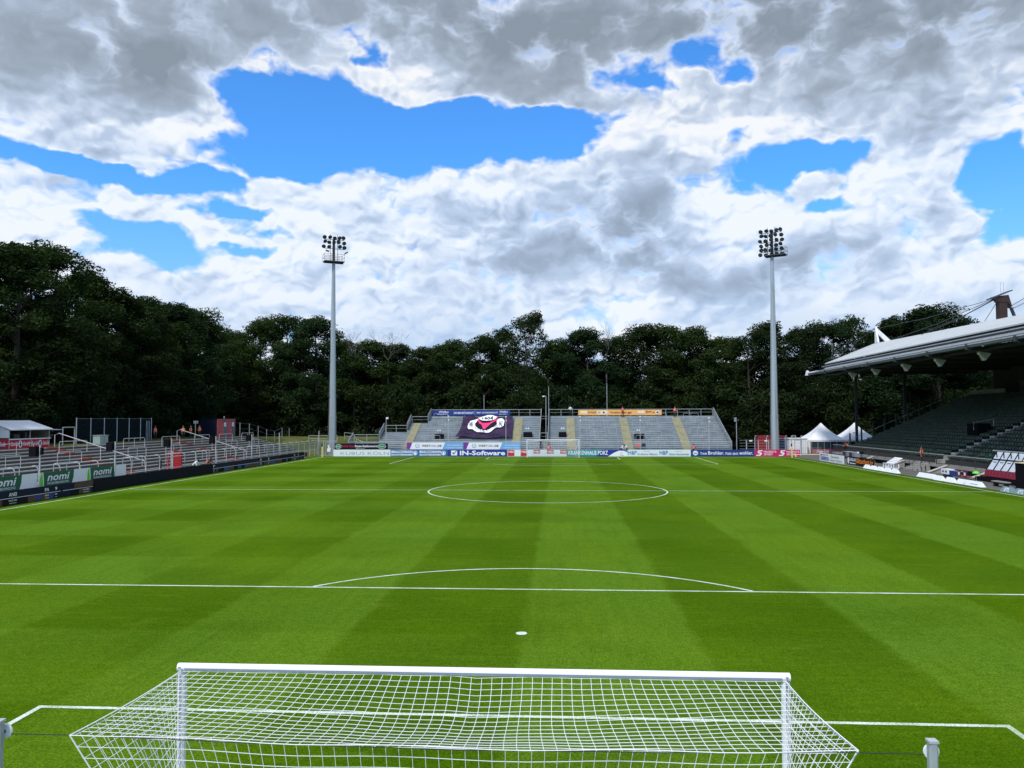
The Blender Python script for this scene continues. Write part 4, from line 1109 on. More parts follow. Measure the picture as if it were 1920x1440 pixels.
slim_pole(23.0, 109.8, 5.5, 'thin pole in front of the right end of the far stand', 'net', PG)
slim_pole(-25.3, 109.8, 5.8, 'thin pole with small white camera box at the left end of the far stand', 'camera', PG)
slim_pole(-1.2, 116.5, 8.9, 'lamp post with white head rising from the gap between the stand blocks', 'lamp', None)
FG = 'white flagpoles behind the far stand'
slim_pole(-12.0, 126.5, 9.6, 'white flagpole behind the blue banner', 'flag', FG)
slim_pole(-0.9, 126.5, 11.0, 'white flagpole behind the gap between the stand blocks', 'flag', FG)
slim_pole(9.0, 126.5, 11.5, 'white flagpole behind the orange banner', 'flag', FG)

# ================================================================== LEFT TERRACE
T_ = thing('standing_terrace', 'long stepped concrete standing terrace with tubular crush barriers along the left touchline', 'terrace', (0, 0, 0))
NT_, TX, TZ = 11, 0.82, 0.24
def trow_end(j): return 108.5 - 0.15 * j
for j in range(NT_):
    x1 = -37.0 - TX * j; x0 = x1 - TX; z = 0.62 + TZ * j
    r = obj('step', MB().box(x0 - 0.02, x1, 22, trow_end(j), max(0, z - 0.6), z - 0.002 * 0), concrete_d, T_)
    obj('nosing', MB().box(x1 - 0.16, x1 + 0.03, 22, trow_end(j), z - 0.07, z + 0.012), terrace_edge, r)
for y0 in (36.0, 59.6, 83.2):
    for j in range(NT_):
        x1 = -37.0 - TX * j; z = 0.62 + TZ * j
        if j in (3, 7) : continue
        obj('aisle_step', MB().box(x1 - 0.60, x1 + 0.05, y0, y0 + 1.5, z - 0.10, z + 0.025), redstep, T_)
    hr = MB(); hr.path([(-45.6, y0 + 1.7, 3.0), (-45.6, y0 + 1.7, 4.15), (-45.2, y0 + 1.7, 4.3), (-41.2, y0 + 1.7, 3.05), (-37.0, y0 + 1.7, 1.75), (-36.9, y0 + 1.7, 0.9)], 0.04, 6)
    hr.tube((-41.2, y0 + 1.7, 3.05), (-41.2, y0 + 1.7, 1.8), 0.035, 5)
    obj('hand_rail', hr, steel_l, T_)
CB = barrier_mb(4.2, 1.05, 0.028)
CB.xf(Matrix.Rotation(PI / 2, 4, 'Z')); CB_ME = CB.mesh('crush_barrier', [steel_l])
CB2 = barrier_mb(3.4, 1.0, 0.026); CB2.xf(Matrix.Rotation(PI / 2, 4, 'Z')); CB2_ME = CB2.mesh('crush_barrier', [steel_l])
for y in (43.0, 51.2, 58.9, 69.4, 77.3, 85.3, 92.4, 99.8):
    link('crush_barrier', CB_ME, T_, (-43.6, y, 0.62 + TZ * 8))
for y in (47.0, 55.0, 66.0, 73.5, 89.0, 96.5):
    link('crush_barrier', CB2_ME, T_, (-41.2, y, 0.62 + TZ * 5))
for y in (43.6, 51.0, 61.0, 69.0, 75.6, 83.2, 90.0, 96.0):
    link('crush_barrier', CB2_ME, T_, (-38.9, y, 0.62 + TZ * 2))

fr = thing('front_railing', 'tall galvanised railing with curved posts between left terrace and pitch boards', 'railing', (0, 0, 0))
for z in (2.28, 2.02): obj('rail', MB().tube((-35.8, 24, z), (-35.8, 109.5, z), 0.035, 6), steel_l, fr)
obj('rail', MB().tube((-35.75, 24, 0.98), (-35.75, 109.5, 0.98), 0.04, 6), steel_l, fr)
y = 25.0; PR = MB(); PR.path([(0, 0, 0), (0, 0, 1.95), (-0.06, 0, 2.15), (-0.25, 0, 2.30), (-0.5, 0, 2.28)], 0.035, 6); PR_ME = PR.mesh('post', [steel_l])
PR2 = MB(); PR2.tube((0, 0, 0), (0, 0, 2.25), 0.04, 6); 
while y < 109:
    link('post', PR_ME, fr, (-35.8, y, 0)); y += 2.45
def wire_material():
    m = bpy.data.materials.new('wire_mesh'); m.use_nodes = True; nt = m.node_tree; T = NT(nt); b = nt.nodes['Principled BSDF']
    b.inputs['Base Color'].default_value = (0.25, 0.32, 0.32, 1); b.inputs['Metallic'].default_value = 0.3; b.inputs['Roughness'].default_value = 0.5
    P = T.n('ShaderNodeNewGeometry').outputs['Position']; s = T.n('ShaderNodeSeparateXYZ'); nt.links.new(P, s.inputs[0])
    def ln(v, p, w): return T.m('LESS_THAN', T.m('FRACT', T.m('DIVIDE', v, p)), w)
    al = T.m('MAXIMUM', ln(T.m('ADD', T.m('ADD', s.outputs[1], s.outputs[0]), 500), 0.09, 0.16), ln(T.m('ADD', s.outputs[2], 5), 0.2, 0.12))
    nt.links.new(al, b.inputs['Alpha']); return m
wire = wire_material()
obj('wire_mesh', MB().box(-35.83, -35.82, 88, 109.5, 1.0, 2.25), wire, fr)

# speaker poles
for k, (y, lb) in enumerate([(44.2, 'tall steel post with black speaker, nearest of the row before the left terrace'), (53.7, 'tall steel post with a black speaker, second from the left in the row'), (63.2, 'tall steel post with a black speaker, beside the red gate'),
              (72.9, 'tall steel post with a black speaker, between the red gate and the navy container'), (82.8, 'tall steel post with a black speaker, below the right end of the container'), (92.1, 'slim tall post without speaker near the end of the left terrace'), (109.2, 'slim tall post beside the far left corner flag')]):
    t = thing('tall_post', lb, 'post', (-35.45, y, 0), 0, 'tall posts in front of the left terrace')
    obj('post', MB().tube((0, 0, 0), (0, 0, 3.75), 0.055, 6), steel_l, t)
    if k < 5:
        s_ = MB().box(-0.62, -0.14, -0.3, 0.22, 3.0, 3.68); s_.box(-0.14, -0.04, -0.06, 0.06, 3.3, 3.4)
        obj('speaker', s_, black, t)
        if k == 0: obj('horn', MB().box(0.06, 0.2, -0.1, 0.1, 3.1, 3.6), black, t)

# LED boards along the left touchline (facing +X, so turned a quarter)
def lboard(name, label, y0, y1, base, items, x=-34.6, h=0.94, z0=0.02, grp='boards along the left touchline', thick=0.12, posts=False):
    return board(name, label, 'advertising board', (x, y0, 0), PI / 2, y1 - y0, h, base, items, thick, grp, posts=posts, z0=z0)
def graphic(o, w, words, seed):
    r = random.Random(seed); it = [('poly', [(o, 0.44), (o + w, 0.44), (o + w, 0.47), (o, 0.47)], whitep, 'white_stripe')]
    x = o
    while x < o + w - 0.3:
        ww = r.uniform(0.45, 1.1); m_ = r.choice([brown, brown, navy, deepblue, ledblack]); lo = r.choice([0.02, 0.02, 0.05]); 
        it.append(('poly', [(x, lo), (min(o + w, x + ww), lo), (min(o + w, x + ww), 0.41), (x, 0.41)], m_, 'block')); x += ww
    for (tx, s1, s2, s3, wd) in words:
        it += [('text', s1, tx, tx + wd, 0.58, 0.82, whitep), ('text', s2, tx, tx + wd, 0.26, 0.36, whitep), ('text', s3, tx + wd * 0.1, tx + wd, 0.10, 0.17, whitep)]
    return it
lboard('led_board', 'navy and brown patterned touchline board with ANEI lettering, nearest at the left edge', 28.4, 45.4, navy, graphic(0.1, 16.8, [(11.4, 'ANEI', 'SINCE 1904', 'partner', 0.75), (15.0, 'PA', 'BEWEGT', 'koeln', 0.45), (16.1, '9', 'MM', 'koeln', 0.22)], 1))
lboard('led_board', 'brown patterned touchline board reading PAM, beside the plain black board', 45.45, 49.3, navy, graphic(0.1, 3.65, [(2.5, 'PAM', 'NATURSTEIN', 'koeln', 0.75)], 5) + [('poly', [(1.4, 0.5), (3.75, 0.5), (3.75, 0.92), (1.4, 0.92)], brown, 'block')])
t = thing('led_board', 'long plain black switched-off board along the left touchline', 'advertising board', (-34.6, 49.4, 0), PI / 2, 'boards along the left touchline')
for k in range(16):
    obj('panel', MB().box(k * 1.3 + 0.008, k * 1.3 + 1.292, 0, 0.16, 0.02, 1.0), ledblack, t)
t = thing('led_board', 'dark patterned touchline board running to the far left corner', 'advertising board', (-34.6, 70.3, 0), PI / 2, 'boards along the left touchline')
for k in range(3):
    obj('panel', MB().box(k * 9.8 + 0.01, k * 9.8 + 9.79, 0, 0.12, 0.02, 0.96), navy if k != 2 else ledblack, t)
gi = graphic(0.05, 29.2, [(0.1, 'P', 'KO', 'k', 0.35), (13.0, 'B', 'BM', 'k', 0.4), (15.6, 'R', 'BW', 'k', 0.4), (25.0, 'WA', 'KO', 'a', 0.5), (26.6, 'N', 'KO', 'a', 0.3)], 9)
for n_, it_ in enumerate(gi):
    if it_[0] == 'poly': obj(it_[3], flat([(p, 0.02 + q) for p, q in it_[1]], -0.004 - 0.0004 * n_), it_[2], t)
    else: obj('lettering', text_mb(it_[1], it_[2], it_[3], it_[4] + 0.02, it_[5] + 0.02, -0.02), it_[6], t)

# green wound-care banners on the railing
def nomi(y0, label, last=False):
    w = 5.6
    t = board('banner', label, 'banner', (-35.62, y0, 0), PI / 2, w, 1.04, whitep,
          [('poly', [(0.02, 0.0), (0.45, 0.0), (0.38, 0.55), (0.30, 1.04), (0.22, 1.0), (0.08, 0.6)], limep, 'lime_arc'),
           ('poly', [(0.52, 0.0), (3.75, 0.0), (3.95, 0.5), (4.0, 1.04), (0.42, 1.04), (0.50, 0.5)], greenp, 'green_field'),
           ('text', 'nomi', 0.85, 3.3, 0.38, 0.90, whitep, 0.35, 0.02), ('text', 'WUNDVERSORGUNG', 0.85, 3.35, 0.14, 0.30, whitep)], 0.015, 'green and white banners on the left railing', posts=False, z0=0.78)
    t2 = [c for c in t.children if c.name.startswith('panel')]
nomi(38.6, 'green and white banner on the left railing, first one, cut by the picture edge')
nomi(44.45, 'green and white banner on the left railing, middle one of three')
nomi(50.1, 'green and white banner on the left railing, the third, ending above the black board')

# red gate
t = thing('red_gate', 'red slatted gate standing open in the left railing beside the black board', 'gate', (-35.9, 64.4, 0), 0)
for k in range(9): obj('slat', MB().box(-0.02, 0.02, 0.0, 1.7, 0.75 + k * 0.17, 0.85 + k * 0.17), red, t)
obj('curved_rail', MB().path([(0, 1.75, 0.6), (0, 1.75, 2.15), (0.05, 1.7, 2.35), (-0.3, 0.9, 2.6), (-0.5, 0.2, 2.4), (-0.5, 0.0, 0.6)], 0.07, 6), red, t)
obj('leaf', MB().box(-0.9, 0.0, 1.72, 1.78, 0.7, 2.2), red, t)
obj('post', MB().tube((0, -0.05, 0), (0, -0.05, 2.5), 0.06, 6), steel_l, t)

# drinks stall
ks = thing('drinks_stall', 'white tent drinks stall with red lettered counter at the top of the left terrace', 'stall', (0, 0, 0))
X1, X0, YA, YB, ZB = -47.4, -51.6, 57.7, 63.2, 2.98
rf = MB()
for zt in (0.0,):
    rf.add([(X1 + 0.3, YA - 0.15, 4.72), (X1 + 0.3, YB + 0.1, 4.72), (-49.4, YB + 0.1, 5.50), (-49.4, YA - 0.15, 5.50), (X0 - 0.3, YB + 0.1, 4.72), (X0 - 0.3, YA - 0.15, 4.72),
            (X1 + 0.3, YA - 0.15, 4.62), (X1 + 0.3, YB + 0.1, 4.62), (-49.4, YB + 0.1, 5.40), (-49.4, YA - 0.15, 5.40), (X0 - 0.3, YB + 0.1, 4.62), (X0 - 0.3, YA - 0.15, 4.62)],
           [(0, 1, 2, 3), (3, 2, 4, 5), (7, 6, 9, 8), (8, 9, 11, 10), (0, 6, 7, 1), (5, 4, 10, 11), (3, 9, 6, 0), (5, 11, 9, 3), (1, 7, 8, 2), (2, 8, 10, 4)])
obj('roof', rf, tarp, ks)
obj('awning', MB().prism_x([(YB + 0.12, 4.66), (YB + 1.45, 4.62), (YB + 1.45, 4.58), (YB + 0.12, 4.58)], X1 - 3.2, X1 + 0.3), tarp, ks)
obj('gable', MB().prism_y([(X1, 3.95), (X1, 4.62), (-49.4, 5.38), (X0, 4.62), (X0, 3.95)], YA, YA + 0.03), tarp, ks)
obj('back_wall', MB().box(X0, X0 + 0.04, YA, YB, ZB, 4.6), mat('stall_back', (0.16, 0.15, 0.12), 0.9), ks)
obj('end_wall', MB().box(X0, X1 - 0.05, YB - 0.05, YB, ZB, 4.6), MATS['stall_back'], ks)
for yy in (YA, (YA + YB) / 2, YB): obj('post', MB().tube((X1, yy, ZB), (X1, yy, 4.65), 0.035, 6), steel_l, ks)
ct = obj('counter', MB().box(X1 - 0.02, X1 + 0.02, YA + 0.05, YB, ZB, 3.78), redsign, ks)
obj('counter_top', MB().box(X1 - 0.4, X1 + 0.12, YA, YB + 0.1, 3.78, 3.86), white, ks)
ge = obj('gable_counter', MB().box(X0, X1 - 0.05, YA - 0.03, YA, ZB, 3.86), redsign, ks)
Mq = Matrix.Translation((X1 + 0.026, 0, 0)) @ Matrix.Rotation(PI / 2, 4, 'Z')
for k in range(2):
    y_ = YA + 0.10 + k * 2.72
    for (a_, b_) in ((0.05, 1.0), (1.65, 2.6)):
        obj('lettering', text_mb('Coca-Cola', y_ + a_, y_ + b_, 3.22, 3.58, 0, 0.35, 0.02).xf(Mq), whitep, ct)
    obj('logo', disc(y_ + 1.33, 3.38, 0.24, 0.33, 0.0).xf(Mq), whitep, ct)
    obj('logo', disc(y_ + 1.33, 3.38, 0.10, 0.22, -0.004).xf(Mq), black, ct)
obj('divider', MB().box(X1 + 0.022, X1 + 0.034, YA + 2.95, YA + 2.99, ZB, 3.78), whitep, ct)
obj('lettering', text_mb('Coca-Cola', X0 + 2.2, X1 - 0.35, 3.2, 3.6, YA - 0.035, 0.35, 0.02), whitep, ge)
obj('tap_unit', MB().box(-48.4, -47.9, 59.0, 59.8, 3.86, 4.25).box(-48.6, -48.0, 60.6, 60.9, 3.86, 4.4), steel_d, ks)

# mesh screened enclosure
en = thing('screened_enclosure', 'dark mesh screened fence enclosure on the bank behind the left terrace', 'fence', (0, 0, 0))
for k in range(7):
    y = 71.6 + k * 2.58
    obj('post', MB().tube((-50, y, 2.95), (-50, y, 5.75), 0.06, 5), steel, en)
    if k < 6: obj('screen_panel', MB().box(-50.03, -50.01, y + 0.06, y + 2.54, 3.05, 5.6), screenm, en)
obj('top_wire', MB().tube((-50, 71.6, 5.65), (-50, 87.1, 5.65), 0.015, 4), steel, en)
obj('return_screen', MB().box(-54, -50.05, 87.1, 87.14, 3.0, 5.5), screenm, en)
obj('entrance_frame', MB().path([(-50, 69.3, 2.95), (-50, 69.3, 4.75), (-50, 71.3, 4.75), (-50, 71.3, 2.95)], 0.07, 5), steel, en)
for k in range(3): obj('gate_bar', MB().tube((-49.9, 85.7 + k * 0.35, 2.95), (-49.9, 85.7 + k * 0.35, 5.4), 0.035, 5), steel, en)
t = thing('utility_cabinet', 'pale green utility cabinet in front of the dark mesh enclosure', 'cabinet', (-47.6, 71.3, 2.95))
obj('body', MB().bevbox(-0.4, 0.4, 0, 1.5, 0, 0.9), turq, t); obj('lid', MB().box(-0.45, 0.45, -0.05, 1.55, 0.902, 0.96), steel, t); obj('door_seam', MB().box(0.402, 0.408, 0.72, 0.76, 0.05, 0.85), steel_d, t)

# toilet container
cn = thing('toilet_container', 'navy container with red and grey toilet doors behind the left terrace', 'container', (-46.2, 97.6, 2.98))
obj('end_wall', MB().box(-2.4, -0.002, 0, 0.05, 0.05, 2.6), cabinwall, cn)
obj('side_wall', MB().box(-0.05, 0, 0.052, 6.0, 0.05, 2.6), doorred, cn)
obj('back_walls', MB().box(-2.4, -2.35, 0.052, 6.0, 0.05, 2.6).box(-2.3, -0.06, 5.95, 6.0, 0.05, 2.6), cabinwall, cn)
obj('roof', MB().box(-2.45, 0.05, -0.05, 6.05, 2.602, 2.68), cabinwall, cn)
obj('frame', MB().box(0.002, 0.05, 0.0, 6.05, 2.42, 2.6).box(0.002, 0.05, -0.02, 0.18, 0.0, 2.42).box(0.002, 0.05, 5.9, 6.05, 0.0, 2.42), doorred, cn)
for k in range(2):
    y_ = 0.9 + k * 2.7
    d = obj('door', MB().box(0.003, 0.04, y_, y_ + 1.15, 0.05, 2.0), doorred, cn)
    obj('handle', MB().box(0.042, 0.08, y_ + 1.0, y_ + 1.06, 0.95, 1.1), steel_l, d)
    obj('wall_panel', MB().box(0.003, 0.03, y_ + 1.18, y_ + 2.35, 0.05, 2.38), doorgrey, cn)
    sg = obj('door_sign', MB().box(0.032, 0.045, y_ + 1.35, y_ + 2.0, 1.55, 2.1), whitep, cn)
    obj('pictogram', MB().prism_x([(y_ + 1.6, 1.9), (y_ + 1.78, 1.9), (y_ + 1.72, 1.66), (y_ + 1.65, 1.66)], 0.047, 0.05), black, sg)
obj('vent_pipe', MB().tube((-0.3, 3.0, 2.68), (-0.3, 3.0, 3.0), 0.08, 6), steel_l, cn)

t = thing('direction_sign', 'small pale sign on a post among the three stewards', 'sign', (-47.2, 93.2, 2.95))
obj('post', MB().tube((0, 0, 0), (0, 0, 2.3), 0.04, 5), steel, t); obj('plate', MB().box(-0.03, 0.0, -0.5, 0.8, 2.05, 2.4), steel_l, t)
obj('lettering', text_mb('BLOCK', -0.35, 0.65, 2.15, 2.3, 0).xf(Matrix.Translation((0.004, 0, 0)) @ Matrix.Rotation(PI / 2, 4, 'Z')), greenp, t)

# chain fence running down the bank
t = thing('chain_fence', 'thin wire fence with posts running down the bank right of the container', 'fence', (0, 0, 0))
pp = [(-46.4, 106 + k * 3.6, height(-46.4, 106 + k * 3.6)) for k in range(7)]
for k, p in enumerate(pp): obj('post', MB().tube(p, (p[0], p[1], p[2] + 2.1 - 0.1 * k), 0.05, 5), steel, t)
for q in (0.4, 1.2, 2.0): obj('wire', MB().path([(p[0], p[1], p[2] + q * (1 - 0.04 * k)) for k, p in enumerate(pp)], 0.012, 4), steel, t)

# corner fence, gate and ramp rails at the far left
t = thing('corner_fence', 'low galvanised fence closing the far left corner beside the mast', 'fence', (0, 0, 0))
for k in range(4):
    x = -35.8 + k * 0.95
    obj('post', MB().tube((x, 109.6, 0), (x, 109.6, 2.2), 0.04, 5), steel_l, t)
obj('rail', MB().tube((-35.8, 109.6, 2.2), (-32.8, 109.6, 2.2), 0.035, 5), steel_l, t)
obj('wire_mesh', MB().box(-35.8, -34.6, 109.61, 109.62, 0.1, 2.15), wire, t)
t = thing('corner_gate', 'small grey gate with a bag hanging on it beside the left mast', 'gate', (-34.5, 109.4, 0))
obj('frame', MB().path([(0, 0, 0), (0, 0, 2.0), (1.15, 0, 2.0), (1.15, 0, 0)], 0.05, 5), steel_l, t)
obj('infill', MB().box(0.06, 1.1, 0.0, 0.01, 0.15, 1.9), wire, t)
obj('bag', MB().prism_y([(0.3, 0.6), (0.75, 0.55), (0.85, 1.1), (0.6, 1.3), (0.7, 1.7), (0.5, 1.5), (0.35, 1.65), (0.45, 1.2), (0.28, 1.0)], -0.12, -0.02), shirtw, t)
def rail_fence(label, pts, h=1.1):
    t = thing('ramp_railing', label, 'railing', (0, 0, 0), 0, 'galvanised railings on the bank')
    for q in (1.0, 0.5): obj('rail', MB().path([(p[0], p[1], p[2] + h * q) for p in pts], 0.035, 5), steel_l, t)
    for p in pts: obj('post', MB().tube(p, (p[0], p[1], p[2] + h), 0.035, 5), steel_l, t)
rail_fence('galvanised railing on the grass bank left of the left mast', [(-40.5 + k * 1.6, 120, height(-40.5 + k * 1.6, 120)) for k in range(4)])
rail_fence('galvanised railing sloping down the grass bank right of the left mast', [(-34.2, 119, 2.2), (-32.6, 118, 2.1), (-31.4, 116, 1.2), (-29.5, 114.5, 0.6)])
t = thing('concrete_kerb', 'pale concrete kerb behind the far left corner flag', 'kerb', (0, 0, 0)); obj('kerb', MB().box(-35.5, -32.9, 108.5, 108.8, 0, 0.14), concrete, t)

# ================================================================== MAIN STAND (right)
GS = thing('main_stand', 'roofed main grandstand with dark green seats along the right side', 'grandstand', (0, 0, 0))
SX, SZ, DX, DZ, NS = 41.0, 1.15, 0.8, 0.35, 21
YE = 105.2
def aisle_hit(y): return 75.8 < y < 77.3 or 101.9 < y < 102.0
for i in range(NS):
    x = SX + DX * i; z = SZ + DZ * i
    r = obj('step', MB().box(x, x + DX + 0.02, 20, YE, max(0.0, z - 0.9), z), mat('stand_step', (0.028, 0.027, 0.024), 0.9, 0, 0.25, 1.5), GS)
    if 1:
        obj('aisle_step', MB().box(x - 0.38, x + 0.41, 75.85, 77.2, z - 0.345, z + 0.03).box(x + 0.41, x + 0.80, 75.85, 77.2, z - 0.2, z + 0.20), mat('pale_coping', (0.45, 0.43, 0.38), 0.85, 0, 0.15, 2), GS)
# seat
sm_ = MB()
sm_.box(-0.20, 0.20, -0.20, 0.20, 0.30, 0.345)
sm_.prism_y([(-0.20, 0.30), (-0.17, 0.25), (-0.13, 0.30)], -0.20, 0.20)
sm_.prism_y([(0.16, 0.35), (0.20, 0.35), (0.26, 0.60), (0.22, 0.60)], -0.20, 0.20)
sm_.box(-0.02, 0.10, -0.05, 0.05, 0.0, 0.298)
SEAT_ME = sm_.mesh('seat', [seatg]); SEATL_ME = sm_.mesh('seat', [seatl])
spots = []
for i in range(NS):
    x = SX + DX * i + 0.42; z = SZ + DZ * i
    y = YE - 0.35
    while y > 40:
        vis = (x - 1.03) / (y + 9.9) < 0.64
        if vis and not aisle_hit(y): spots.append((math.hypot(x - 1, y + 9.9), x, y, z))
        y -= 0.53
spots.sort()
sr = random.Random(4)
for d, x, y, z in spots[:300]:
    link('seat', SEATL_ME if sr.random() < (0.09 if x < 42 else 0.02) else SEAT_ME, GS, (x, y, z))
V = np.array(sm_.v); F = sm_.f
for tint, m_ in ((0, seatg), (1, seatl)):
    big = MB()
    for k, (d, x, y, z) in enumerate(spots[300:]):
        if (k % 61 == 7 and x < 46) != bool(tint): continue
        big.add([(a + x, b + y, c + z) for a, b, c in sm_.v], F)
    stuff(obj('seat_rows', big, m_, GS))
# front platform, recess and parapet
obj('platform_slab', MB().box(39.7, 41.0, 20, 106.5, 0.5, 0.74), concrete, GS)
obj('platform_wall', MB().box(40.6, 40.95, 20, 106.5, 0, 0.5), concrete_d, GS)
frail = MB(); frail.tube((39.8, 20, 1.78), (39.8, 106.4, 1.78), 0.035, 5); obj('front_rail', frail, steel, GS)
bars = MB(); y = 40.0
while y < 106.4:
    if not 77.2 < y < 79.6: bars.box(39.785, 39.815, y - 0.012, y + 0.012, 0.74, 1.76)
    y += 0.24
stuff(obj('front_bars', bars, steel_d, GS))
for y in np.arange(44, 106, 2.6): obj('rail_post', MB().box(39.77, 39.83, y - 0.03, y + 0.03, 0.74, 1.8), steel_d, GS)
# end of the stand: stepped flank, posts and rail
for i in range(1, NS, 2):
    x = SX + DX * i; z = SZ + DZ * i
    obj('end_post', MB().box(x - 0.09, x + 0.09, YE + 0.12, YE + 0.30, z - 0.6, z + 1.9), steel_d, GS)
obj('end_rail', MB().path([(SX, YE + 0.2, SZ + 1.0), (SX + DX * (NS - 1), YE + 0.2, SZ + DZ * (NS - 1) + 1.0)], 0.03, 5), steel, GS)
obj('end_wall', MB().prism_y([(SX, 0), (SX + DX * NS, 0), (SX + DX * NS, SZ + DZ * NS - 0.3), (SX, SZ - 0.3)], YE + 0.02, YE + 0.10), concrete_d, GS)
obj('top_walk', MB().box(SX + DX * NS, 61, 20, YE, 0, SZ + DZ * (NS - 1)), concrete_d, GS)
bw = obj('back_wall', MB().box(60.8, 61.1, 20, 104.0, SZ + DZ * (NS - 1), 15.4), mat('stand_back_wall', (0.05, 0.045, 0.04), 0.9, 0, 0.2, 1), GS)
for y in (66, 72, 78, 84, 90, 96): obj('door', MB().box(60.72, 60.79, y, y + 1.6, 8.2, 10.3), mat('interior_door', (0.12, 0.11, 0.10), 0.7), bw)
obj('top_parapet', MB().box(57.9, 58.1, 96, 104.6, 8.2, 9.3), concrete, GS)
obj('exit_box', MB().box(46.2, 47.6, 79.6, 81.8, 3.4, 4.9), black, GS)
obj('exit_rail', MB().path([(45.7, 79.4, 4.2), (45.7, 79.4, 5.0), (47.8, 79.4, 5.4), (47.8, 79.4, 4.6)], 0.035, 5), steel_l, GS)
for x, y in ((43.9, 108.6), (50.6, 108.2), (44.2, 62.0)):
    obj('column', MB().box(x - 0.16, x + 0.16, y - 0.16, y + 0.16, 0, 13.0), steel_d, GS)
# stepped rear hill seen under the roof end
# roof
RYA, RYB = 15.0, 113.0
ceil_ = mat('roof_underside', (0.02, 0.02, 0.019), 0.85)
fas = mat('fascia_grey', (0.15, 0.155, 0.155), 0.5, 0.2, 0.1, 1)
def ridge(z, y): return z - 0.0165 * (RYB - y) * max(0.0, (z - 13.8) / 2.9)
_p = [(41.0, 13.62), (41.0, 13.76), (48.3, 16.72), (60.5, 16.0), (60.5, 15.85), (48.3, 16.55)]
_m = MB(); _n = 6
_m.add([(a_, RYA, ridge(b_, RYA)) for a_, b_ in _p] + [(a_, RYB, b_) for a_, b_ in _p], [tuple(range(_n)), tuple(reversed(range(_n, 2 * _n)))] + [(i, _n + i, _n + (i + 1) % _n, (i + 1) % _n) for i in range(_n)])
RF = obj('roof_sheet', _m, roofw, GS)
for k in range(13):
    y = RYA + 10 + k * 7.2
    sdm = MB(); sdm.add([(41.05, y, 13.79), (48.28, y, ridge(16.74, y)), (48.28, y + 0.07, ridge(16.74, y)), (41.05, y + 0.07, 13.79)], [(0, 1, 2, 3)]); obj('seam', sdm, fas, RF)
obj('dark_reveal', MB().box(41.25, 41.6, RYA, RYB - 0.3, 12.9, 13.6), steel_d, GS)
obj('gutter', MB().prism_y([(40.55, 13.02), (41.24, 12.96), (41.24, 13.26), (40.45, 13.26)], RYA, RYB - 0.4), fas, GS)
obj('gutter_lip', MB().box(40.38, 40.46, RYA, RYB - 0.4, 13.2, 13.29), steel_l, GS)
corr = MB(); y = RYA + 20
while y < RYB - 2:
    corr.prism_y([(39.9, 12.52), (40.5, 12.98), (40.44, 13.0), (39.84, 12.56)], y, y + 0.20); y += 0.42
stuff(obj('corrugation_ribs', corr, steel, GS))
obj('canopy_sheet', MB().prism_y([(38.7, 12.30), (40.55, 12.86), (40.55, 12.80), (38.7, 12.22)], RYA, RYB), steel_d, GS)
fl_ = MB(); y = RYB + 0.2; k = 0
while y > RYA + 5:
    y2 = y - 7.9
    sg = obj('canopy_beam', MB().prism_y([(38.52, 12.02), (38.78, 11.98), (38.80, 12.26), (38.52, 12.30)], y2 + 0.25, y), fas, GS)
    obj('beam_lip', MB().box(38.46, 38.515, y2 + 0.25, y, 12.22, 12.32), steel_l, sg)
    obj('joint_box', MB().box(38.4, 38.9, y2 - 0.1, y2 + 0.22, 11.8, 12.34), steel_d, GS)
    obj('cross_truss', MB().box(38.8, 59.5, y2 - 0.05, y2 + 0.25, 11.7, 12.1), steel_d, GS)
    y = y2
obj('rear_beam', MB().box(39.9, 40.15, RYA, RYB - 1.5, 11.72, 11.92), steel_d, GS)
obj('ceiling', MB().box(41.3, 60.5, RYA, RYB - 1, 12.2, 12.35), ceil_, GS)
tip = MB(); tip.prism_y([(38.3, 12.0), (38.6, 11.95), (38.9, 12.3), (38.5, 12.75)], RYB + 0.15, RYB + 0.9); tip.prism_y([(38.6, 12.1), (41.3, 12.75), (41.3, 12.95), (38.5, 12.45)], RYB - 0.3, RYB + 0.15)
obj('roof_tip', tip, tarp, GS)
fin = MB(); fin.prism_x([(109.0, 16.6), (113.0 - 0.4, 16.5), (112.4, 19.1), (112.0, 18.9)], 48.2, 48.45)
fn = thing('roof_fin', 'white triangular fin standing on the far end of the main stand roof', 'roof fin', (0, 0, 0))
obj('web', MB().prism_x([(111.2, 16.72), (112.3, 16.72), (112.3, 19.1), (112.05, 19.1)], 48.15, 48.4), tarp, fn)
obj('flank', MB().add([(48.3, 112.3, 19.1), (50.9, 112.3, 16.6), (49.9, 112.3, 16.65), (48.6, 112.3, 18.0), (48.3, 112.05, 19.1), (50.9, 112.05, 16.6), (49.9, 112.05, 16.65), (48.6, 112.05, 18.0)], [(0, 1, 2, 3), (4, 7, 6, 5), (0, 4, 5, 1), (2, 6, 7, 3)]), tarp, fn)
obj('brace', MB().tube((48.3, 112.2, 16.7), (48.3, 112.2, 19.05), 0.12, 4), tarp, fn)
py = thing('roof_pylon', 'rusty brown pylon with flat cap, antennas and stay cables on the main stand roof', 'pylon', (50.0, 81.3, 0))
obj('column', MB().box(-0.42, 0.42, -0.4, 0.4, 16.4, 18.3), rust, py)
obj('head', MB().prism_y([(-0.42, 18.3), (0.42, 18.3), (0.95, 17.7), (0.55, 19.1), (-0.95, 18.95)], -0.45, 0.45), rust, py)
obj('cap_plate', MB().prism_y([(-1.35, 18.75), (-1.3, 18.65), (0.95, 19.55), (0.9, 19.65)], -0.6, 0.6), steel_d, py)
obj('strut', MB().prism_y([(0.7, 18.2), (1.05, 17.9), (1.5, 16.7), (1.25, 16.7)], -0.15, 0.15), steel_d, py)
obj('speaker_horn', MB().lathe([(0.05, 0), (0.2, 0.15), (0.22, 0.2)], 10, (1.0, -0.45, 17.6)), whitep, py)
